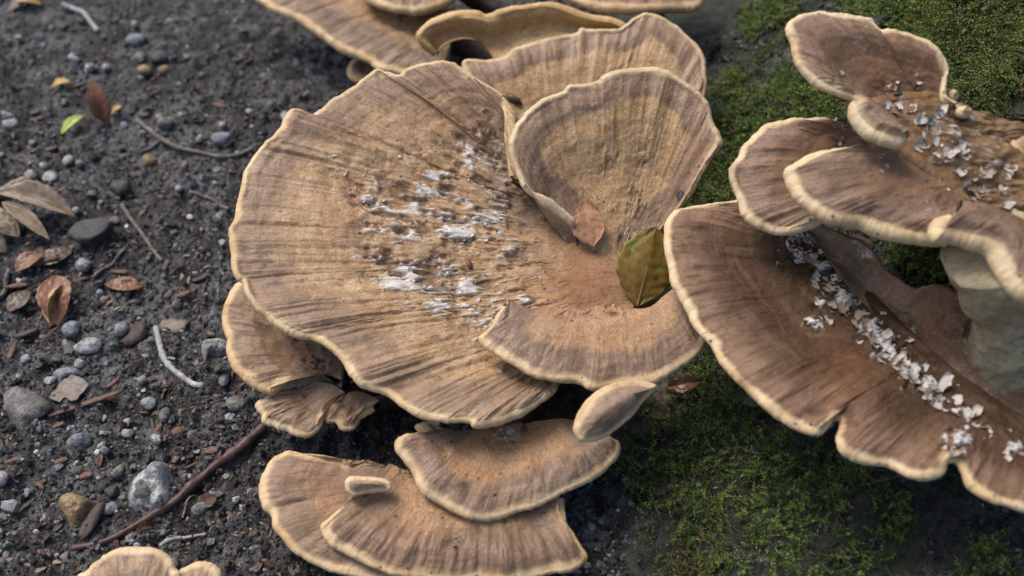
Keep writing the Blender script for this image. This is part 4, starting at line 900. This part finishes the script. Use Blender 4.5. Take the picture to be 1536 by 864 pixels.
# ------------------------------------------------------------------ soil crumbs and fine litter
def crumbs():
    bm = bmesh.new(); bmesh.ops.create_icosphere(bm, subdivisions=1, radius=1); V0 = np.array([v.co[:] for v in bm.verts]); F0 = np.array([[v.index for v in f.verts] for f in bm.faces]); bm.free()
    n = 24000
    # denser towards the viewer, where they show
    px = np.stack([rng.uniform(-60, 1000, n), rng.uniform(-40, 900, n)], 1)
    P = on_plane(px, (0, 0, 0), (0, 0, 1)); P[:, 2] = ground_z(P[:, 0], P[:, 1])
    sz = np.exp(rng.normal(math.log(.0016), .5, n))
    ax = sz[:, None]*rng.uniform(.6, 1.5, (n, 3)); jit = 1+rng.uniform(-.35, .35, (n, len(V0), 3))
    a = rng.uniform(0, 6.28, n); c, s_ = np.cos(a), np.sin(a)
    v = V0[None]*jit*ax[:, None]
    v = np.stack([v[..., 0]*c[:, None]-v[..., 1]*s_[:, None], v[..., 0]*s_[:, None]+v[..., 1]*c[:, None], v[..., 2]], -1)+P[:, None]+np.array([0, 0, .0005])
    F = (F0[None]+(np.arange(n)*len(V0))[:, None, None]).reshape(-1, 3)
    pal = np.array([[.022, .020, .020], [.05, .046, .044], [.10, .098, .10], [.19, .195, .205], [.10, .068, .05], [.38, .39, .41]])
    ci = rng.choice(6, n, p=[.30, .27, .21, .13, .06, .03]); col = pal[ci]*rng.uniform(.7, 1.3, (n, 1))
    o = mesh_obj('soil_crumbs', v.reshape(-1, 3), F, M['crumb'], None, {'col': np.repeat(col, len(V0), 0)}, smooth=False)
    props(o, 'loose dark soil crumbs and grit over the ground', 'soil', kind='stuff')
    n = 2600
    px = np.stack([rng.uniform(-40, 560, n), rng.uniform(-30, 880, n)], 1)
    cl = fbm(px[:, 0]/70, px[:, 1]/70, 0, 91, 2)+.35*np.exp(-((px[:, 0]-120)**2+(px[:, 1]-420)**2)/150**2); px = px[cl > -.05]; n = len(px)
    P = on_plane(px, (0, 0, 0), (0, 0, 1)); P[:, 2] = ground_z(P[:, 0], P[:, 1])+.0015
    L = rng.uniform(.004, .013, n); W_ = L*rng.uniform(.12, .5, n); a = rng.uniform(0, 6.28, n); tl = rng.normal(0, .25, n)
    d = np.stack([np.cos(a), np.sin(a), tl], -1); s_ = np.stack([-np.sin(a), np.cos(a), rng.normal(0, .3, n)], -1)
    def pt(u, w2, h): return P+d*(L*u)[:, None]+s_*(W_*w2)[:, None]+np.array([0, 0, 1.])*(np.broadcast_to(h, n)[:, None])
    cur = rng.uniform(-.002, .003, n)
    top = [pt(-.5, -.3, 0), pt(-.5, .35, .0003), pt(0, .5, cur), pt(.5, .15, 0), pt(.5, -.25, .0004), pt(.05, -.5, cur)]
    bot = [x-np.array([0, 0, .0009]) for x in top]
    v = np.stack(top+bot, 1); f4 = [[0, 1, 2, 5], [5, 2, 3, 4]]+[[i, (i+1) % 6, (i+1) % 6+6, i+6] for i in range(6)]
    F = (np.array(f4)[None]+(np.arange(n)*12)[:, None, None]).reshape(-1, 4)
    pal = np.array([[.12, .068, .047], [.19, .115, .078], [.08, .055, .043], [.05, .037, .032], [.28, .22, .16]])
    col = pal[rng.choice(5, n, p=[.3, .17, .27, .2, .06])]*rng.uniform(.7, 1.3, (n, 1))
    o = mesh_obj('leaf_litter', v.reshape(-1, 3), F, M['litter'], None, {'col': np.repeat(col, 12, 0)}, smooth=False)
    props(o, 'fine brown leaf and bark litter strewn over soil', 'litter', kind='stuff')
crumbs()

# ------------------------------------------------------------------ bark chips
def chip(px, L, W_, ang, mat, label, group=None, tilt=.1, name='bark_chip', seed=0, cat='bark chip', lift=.0015):
    p, n = hit(px); k = (p-CAM) @ FWD/FPX; L *= k; W_ *= k
    nu, nv = 9, 5; u = np.linspace(-.5, .5, nu); v = np.linspace(-.5, .5, nv); U, Vv = np.meshgrid(u, v, indexing='ij')
    x = U*L*(1+.12*noise(Vv*5, U*0, 0, seed)); y = Vv*W_*(1-.5*np.abs(U*2)**2.5)*(1+.25*noise(U*5, Vv*0, .5, seed+1))
    z = .10*W_*noise(U*6, Vv*3, 0, seed+2)+.25*W_*(1-4*Vv**2)*.5+U*L*tilt+abs(tilt)*L*.4
    ca, sa = math.cos(ang), math.sin(ang)
    Tp = np.stack([x*ca-y*sa, x*sa+y*ca, z], -1).reshape(-1, 3)+np.array([p[0], p[1], float(ground_z(p[0], p[1]))+lift]); B_ = Tp-np.array([0, 0, max(.0012, W_*.14)])
    f = grid_faces(nu, nv); nn = nu*nv; F = f.tolist()+(f[:, ::-1]+nn).tolist()
    bd = [i*nv for i in range(nu)]+[(nu-1)*nv+j for j in range(1, nv)]+[i*nv+nv-1 for i in range(nu-2, -1, -1)]+[j for j in range(nv-2, 0, -1)]
    for a, b in zip(bd, bd[1:]+bd[:1]): F.append([a, a+nn, b+nn, b][::-1])
    return props(mesh_obj(name, np.vstack([Tp, B_]), F, M[mat], None, loc=Tp.mean(0)), label, cat, group)
chip((140, 815-30), 62, 18, 1.25, 'chip_dark', 'long dark bark strip between ochre stone and flint', seed=1)
chip((130, 608), 110, 8, .35, 'chip', 'long thin reddish bark splinter below the torn grey leaf', seed=2)
chip((160, 602), 60, 7, .15, 'chip', 'short reddish splinter lying over the long thin one', seed=22)
chip((202, 505), 40, 30, .7, 'chip_dark', 'crumbly bark lump beside the light blue pebble', seed=3, tilt=.2)
chip((262, 490), 44, 26, -.2, 'leaf_grey', 'flat brown bark flake above the pale forked twig', seed=4)
chip((270, 640), 30, 22, .9, 'chip', 'fibrous rust brown bark tuft beside white pebbles', seed=5)
chip((318, 676), 26, 12, .1, 'chip', 'stubby orange brown wood chip next to the purplish twig', seed=6)
chip((150, 690), 10, 26, .1, 'chip', 'upright orange bud scale below the layered white pebbles', seed=7)
for i, (x, y, L, W_, a) in enumerate([(230, 640, 24, 6, 1.9), (238, 642, 28, 7, 1.1), (220, 560, 18, 7, .8), (165, 580, 26, 8, .1), (280, 440, 30, 9, .5), (170, 575, 22, 7, .9), (290, 700, 24, 5, .6), (65, 395, 50, 16, .2), (30, 430, 40, 10, .3), (120, 420, 22, 8, .5), (210, 320, 22, 8, 1.), (180, 410, 30, 8, -.2), (250, 400, 20, 10, 1.3), (55, 180, 20, 6, .2), (230, 380, 18, 8, .4), (300, 240, 22, 8, .3), (95, 690, 26, 10, .6), (60, 730, 22, 8, -.6), (40, 760, 30, 8, .8), (20, 690, 26, 9, .4), (330, 640, 18, 7, -.3), (340, 610, 26, 6, .2), (265, 690, 16, 8, 1.2), (310, 345, 18, 9, 1.4), (120, 130, 20, 7, .2), (75, 225, 22, 7, .3), (330, 160, 22, 8, -.3), (360, 90, 22, 7, .4), (250, 30, 24, 7, .5), (60, 330, 30, 9, -.2), (300, 420, 24, 10, .3), (85, 640, 26, 8, .5), (150, 330, 26, 7, .1), (170, 450, 30, 8, 2.2), (350, 690, 22, 6, .7), (130, 715, 18, 12, .3), (40, 500, 34, 10, .5), (20, 530, 26, 9, 1.4)]):
    chip((x, y), L, W_, a, 'chip' if i % 3 else 'chip_dark', 'slim reddish brown bark sliver loose on the soil', 'bark slivers on the soil', name='bark_sliver', seed=30+i, tilt=random.uniform(-.15, .2))

# ------------------------------------------------------------------ twigs
def twig(pts, w0, w1, mat, label, lift=.6, nodes=(), branch=None, name='twig', seed=0):
    P = [at_z(x, .004) for x in spline(pts, 60)]
    P = np.array(P); g = ground_z(P[:, 0], P[:, 1]); k = ((P-CAM) @ FWD).mean()/FPX
    r_ = np.linspace(w0, w1, 60)*.5*k; zz = g+r_*lift
    ker = np.ones(15)/15; zz = np.convolve(np.pad(zz, 7, 'edge'), ker, 'valid'); P[:, 2] = zz+r_*.3
    P[:, :2] = np.stack([np.convolve(np.pad(P[:, i], 4, 'edge'), np.ones(9)/9, 'valid') for i in range(2)], 1)
    r2 = r_.copy()
    for nd in nodes: r2 = r2*(1+.45*np.exp(-((np.linspace(0, 1, 60)-nd)/.018)**2))
    e = thing(name, P[30]*(1, 1, 0)+np.array([0, 0, g[30]]), label, 'twig')
    V, F = tube(P, r2, 10, seed, .25); mesh_obj('stem', V, F, M[mat], e)
    for bp in (branch or []):
        q = []; 
        for x, y in spline(bp, 16):
            p, n = hit((x, y)); q.append(p+np.array([0, 0, .003]))
        q[0] = P[int(((to_px(P)-np.array(bp[0]))**2).sum(1).argmin())]
        V, F = tube(np.array(q), np.linspace(w1*.45*k, w1*.25*k, 16), 8, seed+1); mesh_obj('side_shoot', V, F, M[mat], e)
twig([(402, 632), (372, 660), (345, 680), (300, 718), (262, 752), (238, 770), (205, 790), (168, 812), (128, 818), (100, 822)], 15, 9, 'twig_purple', 'long purplish brown twig with knots beside the chalky flint', nodes=(.12, .2, .42, .58), lift=.9, branch=[[(330, 690), (332, 680), (336, 672)]])
twig([(232, 486), (240, 520), (250, 545), (268, 562), (290, 576), (308, 580)], 9, 9, 'twig_pale', 'pale bleached twig bent in the middle on gravelly soil', nodes=(.35, .5), lift=1., branch=[[(248, 543), (255, 540), (264, 541)]])
twig([(205, 181), (220, 198), (245, 217), (275, 230), (310, 238), (345, 240), (385, 232)], 8, 6, 'twig_grey', 'curved thin grey twig lying towards the largest cap', nodes=(.25,), lift=1., branch=[[(240, 214), (225, 225), (205, 232)]])
twig([(183, 310), (200, 335), (222, 365), (246, 398)], 7, 6, 'twig_grey', 'short straight dark twig beside the long charcoal stone', lift=1.)
twig([(-20, 312), (10, 295), (35, 282), (58, 270)], 18, 15, 'twig_tan', 'thick tan stick end above the rolled beige leaf', lift=1.)
twig([(96, 16), (120, 22), (138, 38), (150, 55)], 8, 7, 'twig_pale', 'short bleached twig on the far soil', lift=1.)
twig([(-6, 455), (8, 438), (20, 412)], 8, 7, 'twig_grey', 'stubby grey twig near the wet brown leaf', lift=1.)
twig([(240, 818), (262, 808), (285, 803), (310, 800)], 8, 4, 'twig_pale', 'little grey green twig behind the scalloped cap', lift=1.)
twig([(285, 292), (315, 300), (345, 318)], 6, 5, 'twig_grey', 'dark twig stub poking towards the left of the largest cap', lift=1.)
twig([(140, 420), (165, 400), (190, 375)], 6, 4, 'twig_grey', 'slanted dark twig below the long charcoal stone', lift=1.)
twig([(270, 770), (282, 750), (290, 738)], 4, 3, 'twig_tan', 'hair thin tan stalk beside the purplish twig', lift=1.)

# ------------------------------------------------------------------ leaves
def leaf(base, tip, width, mat, label, up=None, curl=.15, fold=.2, wide=.45, nveins=7, vmat='vein', pet=None, twist=0., seed=0, rise=.0, vein_parts=True, torn=None, petr=.0008, name='leaf', crinkle=.02, pointy=False, pleat=.22):
    base = np.asarray(base, float); tip = np.asarray(tip, float); L = np.linalg.norm(tip-base)
    d = (tip-base)/L; up = np.array([0, 0, 1.]) if up is None else nrm(np.asarray(up, float)); s_ = nrm(np.cross(up, d)); nn = np.cross(d, s_)
    nu, nv = 41, 25; u = np.linspace(0, 1, nu); v = np.linspace(-1, 1, nv); U, Vv = np.meshgrid(u, v, indexing='ij')
    pk = wide; sh = np.where(U < pk, np.sin(np.pi/2*(U/pk))**(1.25 if pointy else .8), np.cos(np.pi/2*((U-pk)/(1-pk)))**(.95 if pointy else .75))
    sh = np.maximum(sh, .01)*(1+.035*np.sin(U*nveins*6.28)+.05*noise(U*6, np.sign(Vv)*2., 0, seed))
    hw = width*.5*sh
    if torn: hw = hw*(1-torn*np.maximum(0, noise(U*5, np.sign(Vv)*3, 0, seed+4)))
    def surf(U, Vv, hw):
        vp = (U*nveins*1.25-np.abs(Vv)*.9)
        z = fold*np.abs(Vv)*hw + curl*L*(np.sin(np.pi*U)-.0)*1.0 + .018*L*np.cos(vp*6.28)*np.sqrt(np.abs(Vv)+.02)*pleat + crinkle*L*fbm(U*5, Vv*3, 0, seed+6, 3)+rise*L*U*U + twist*Vv*hw*(U-.5)*2
        y = Vv*hw
        return base+d*(U*L)[..., None]+s_*y[..., None]+nn*z[..., None]
    Tp = surf(U, Vv, hw).reshape(-1, 3); gn = vnormals(Tp, grid_faces(nu, nv)); B_ = Tp-gn*.0005
    f = grid_faces(nu, nv); n_ = nu*nv; F = f.tolist()+(f[:, ::-1]+n_).tolist()
    bd = [i*nv for i in range(nu)]+[(nu-1)*nv+j for j in range(1, nv)]+[i*nv+nv-1 for i in range(nu-2, -1, -1)]+[j for j in range(nv-2, 0, -1)]
    for a, b in zip(bd, bd[1:]+bd[:1]): F.append([a, a+n_, b+n_, b][::-1])
    e = thing(name, base, label, 'leaf')
    at = {'lu': np.tile((Vv*.5+.5).reshape(-1), 2), 'lv': np.tile(U.reshape(-1), 2)}
    blade = mesh_obj('blade', np.vstack([Tp, B_]), F, M[mat], e, at)
    sgn = 1 if gn[len(gn)//2] @ (CAM-base) > 0 else -1
    um = np.linspace(0, .97, 20); mid = surf(um, um*0, np.interp(um, u, hw[:, nv//2]))+nn*sgn*.0003
    if pet is not None: q = spline([pet, base+(np.asarray(pet)-base)*.45+nn*.002, base], 12)[:-1]; mid = np.vstack([q, mid])
    V, F = tube(mid, np.linspace(petr*1.3, petr*.45, len(mid)), 7, seed, .1); mesh_obj('midrib', V, F, M[vmat], e)
    if vein_parts:
        for k_ in range(nveins):
            for sd in (-1, 1):
                u0 = .06+.80*k_/nveins; t = np.linspace(0, .93, 9); uu = u0+t*.20; uu = np.minimum(uu, .985); vv = sd*t
                pth = surf(uu, vv, np.interp(uu, u, hw[:, 0 if sd < 0 else -1]))+nn*sgn*.0006
                V, F = tube(pth, np.linspace(petr*.85, petr*.45, 9), 5, seed, .05); mesh_obj('vein', V, F, M[vmat], blade)
    return e
def above(px, h): p, n = hit(px); return p+n*h
CB = -FWD   # towards the viewer's side of the hollow
b1 = above((873, 299), .006); t1 = above((889, 374), .012)
leaf(b1, t1, .042, 'leaf_tan', 'dry light brown beech leaf resting in the hollow of the upright fan', up=(0, -.6, .8), curl=.03, fold=.10, wide=.60, pet=above((876, 284), .004), seed=3, nveins=6, pointy=True, pleat=.2, crinkle=.03)
b2 = above((951, 462), .004)+np.array([0, .0, .006]); t2 = b2+nrm(np.array([.22, .72, .58]))*.098
leaf(b2, t2, .074, 'leaf_olive', 'green spotted olive brown leaf upright between the caps', up=(.05, -.62, .78), curl=.05, fold=-.18, wide=.52, seed=9, nveins=6, vmat='vein_olive', petr=.0011, pleat=.25)
leaf(above((1000, 584), .004), above((1056, 578), .012), .022, 'leaf_orange', 'curled rusty dead leaf on the moss below the crescent cap', up=(0, -.5, .85), curl=.18, fold=.5, wide=.5, seed=11, nveins=5, vein_parts=False, torn=.4)
# ground leaves
def gp(px, h=.004):
    p = at_z(px, 0.); return np.array([p[0], p[1], float(ground_z(p[0], p[1]))+h])
leaf(gp((90, 492), .006), gp((92, 428), .010), .046, 'leaf_orange', 'curled orange brown beech leaf with a yellowed tip on the gravel', curl=.10, fold=.25, wide=.6, pet=gp((60, 512)), seed=21, nveins=6)
leaf(gp((78, 490), .014), gp((104, 446), .030), .022, 'leaf_yellow', 'folded ochre leaf piece standing on the curled orange leaf', curl=.1, fold=.8, wide=.4, seed=22, nveins=4, vein_parts=False, up=(-.6, -.3, .5))
leaf(gp((215, 434), .004), gp((160, 431), .006), .026, 'leaf_orange', 'shiny flat orange beech leaf on bare silt', curl=.06, fold=.15, wide=.4, seed=23, nveins=6, vein_parts=False, crinkle=.05)
leaf(gp((133, 186), .01), gp((97, 213), .008), .018, 'leaf_green', 'fresh pale green leaf on the dark soil', curl=.12, fold=.35, wide=.5, seed=24, nveins=5, vein_parts=False, pet=gp((147, 178), .008))
leaf(gp((162, 190), .0), gp((156, 165), .045), .032, 'leaf_orange', 'upright brown leaf beside the fresh green one', curl=.1, fold=.4, wide=.5, up=(.3, -1, .2), seed=25, nveins=5, vein_parts=False)
leaf(gp((168, 176), .004), gp((188, 172), .012), .014, 'leaf_yellow', 'pale scrap of leaf against the upright brown leaf', curl=.1, fold=.3, seed=26, nveins=3, vein_parts=False, torn=.3)
leaf(gp((80, 141), .005), gp((113, 140), .010), .020, 'leaf_yellow', 'small straw yellow leaf scrap on far soil', curl=.15, fold=.3, seed=27, nveins=4, vein_parts=False, torn=.3)
leaf(gp((66, 16), .005), gp((30, 18), .012), .026, 'leaf_yellow', 'cupped tan leaf far back beside stones', curl=.2, fold=.4, seed=28, nveins=4, vein_parts=False)
leaf(gp((12, 20), .004), gp((62, 8), .012), .034, 'leaf_grey', 'dark grey flat leaf behind the cupped tan one', curl=.05, fold=.1, seed=29, nveins=5, vein_parts=False)
leaf(gp((75, 598), .005), gp((135, 580), .006), .040, 'leaf_grey', 'torn grey brown leaf against the smooth blue grey stone', curl=.03, fold=.1, wide=.6, seed=30, nveins=5, vein_parts=False, torn=.5)
leaf(gp((118, 335), .010), gp((10, 315), .026), .042, 'leaf_beige', 'large rolled beige dead leaf touching the charcoal stone', curl=.08, fold=.9, wide=.5, seed=31, nveins=8, vein_parts=False)
leaf(gp((82, 374), .008), gp((18, 330), .024), .022, 'leaf_beige', 'narrow folded beige leaf under the rolled one', curl=.05, fold=1.0, wide=.5, seed=32, nveins=6, vein_parts=False)
leaf(gp((36, 368), .006), gp((-12, 345), .02), .034, 'leaf_beige', 'crumpled grey beige leaf at the foot of the stick', curl=.12, fold=.5, seed=33, nveins=5, vein_parts=False, crinkle=.06)
leaf(gp((14, 386), .004), gp((-22, 372), .014), .030, 'leaf_beige', 'smooth tan leaf lobe below the crumpled beige leaf', curl=.2, fold=.2, seed=34, nveins=5, vein_parts=False)
leaf(gp((30, 420), .005), gp((72, 392), .012), .030, 'leaf_orange', 'dull rust leaf among dark leaves by the stubby twig', curl=.1, fold=.2, seed=35, nveins=5, vein_parts=False)
leaf(gp((60, 405), .003), gp((112, 378), .006), .034, 'leaf_brown', 'wet dark brown leaf flattened beneath the rust leaf', curl=.04, fold=.1, seed=36, nveins=5, vein_parts=False)
leaf(gp((14, 470), .004), gp((48, 440), .008), .030, 'leaf_brown', 'wet blackish leaf below the stubby grey twig', curl=.06, fold=.2, seed=37, nveins=5, vein_parts=False)
leaf(gp((4, 660), .003), gp((-30, 700), .006), .030, 'leaf_brown', 'dark brown leaf below the pale bark slab', curl=.06, fold=.2, seed=38, nveins=5, vein_parts=False)
leaf(gp((232, 795), .004), gp((215, 812), .012), .014, 'leaf_brown', 'small folded brown leaf scrap under the purplish twig', curl=.1, fold=.5, seed=39, nveins=3, vein_parts=False)
leaf(gp((300, 770), .004), gp((325, 745), .01), .02, 'leaf_brown', 'thin reddish leaf scrap behind the twig and long cap', curl=.05, fold=.3, seed=40, nveins=3, vein_parts=False)

# small bits lying on the caps
def cap_bit(px, w_, h_, mat, label, name, cat, ang=0., seed=0, lift=.3):
    p, n = hit(px); k_ = (p-CAM) @ FWD/FPX; V, F = stone_geo(seed, (w_*.5*k_, h_*.5*k_, min(w_, h_)*.4*k_), .3, 2)
    x = nrm(np.cross(UPV, n)); y = np.cross(n, x); ca, sa = math.cos(ang), math.sin(ang); x, y = x*ca+y*sa, y*ca-x*sa
    V = V[:, :1]*x+V[:, 1:2]*y+V[:, 2:]*n+p+n*min(w_, h_)*.4*k_*lift
    return props(mesh_obj(name, V, F, M[mat], None, loc=p), label, cat)
cap_bit((772, 149), 30, 14, 'leaf_brown', 'small dark brown bit wedged between largest cap and cap behind it', 'brown_bit', 'wood scrap', -.5, 3)  # dark brown lump set at the seam of the two caps
cap_bit((1022, 296), 14, 24, 'dark_stone', 'black bud beside the moss at the edge of the upright fan', 'bud', 'bud', 0., 4, .8)
cap_bit((1346, 142), 16, 10, 'dark_stone', 'shiny dark bead of dirt on the flaking fan', 'dirt_bead', 'dirt', 0., 5)
cap_bit((758, 458), 7, 7, 'dark_stone', 'black speck of dirt at the crescent cap corner', 'dirt_speck', 'dirt', 0., 6)
cap_bit((703, 396), 10, 22, 'leaf_orange', 'curled brown husk standing on the largest cap', 'husk', 'husk', .3, 8, .9)
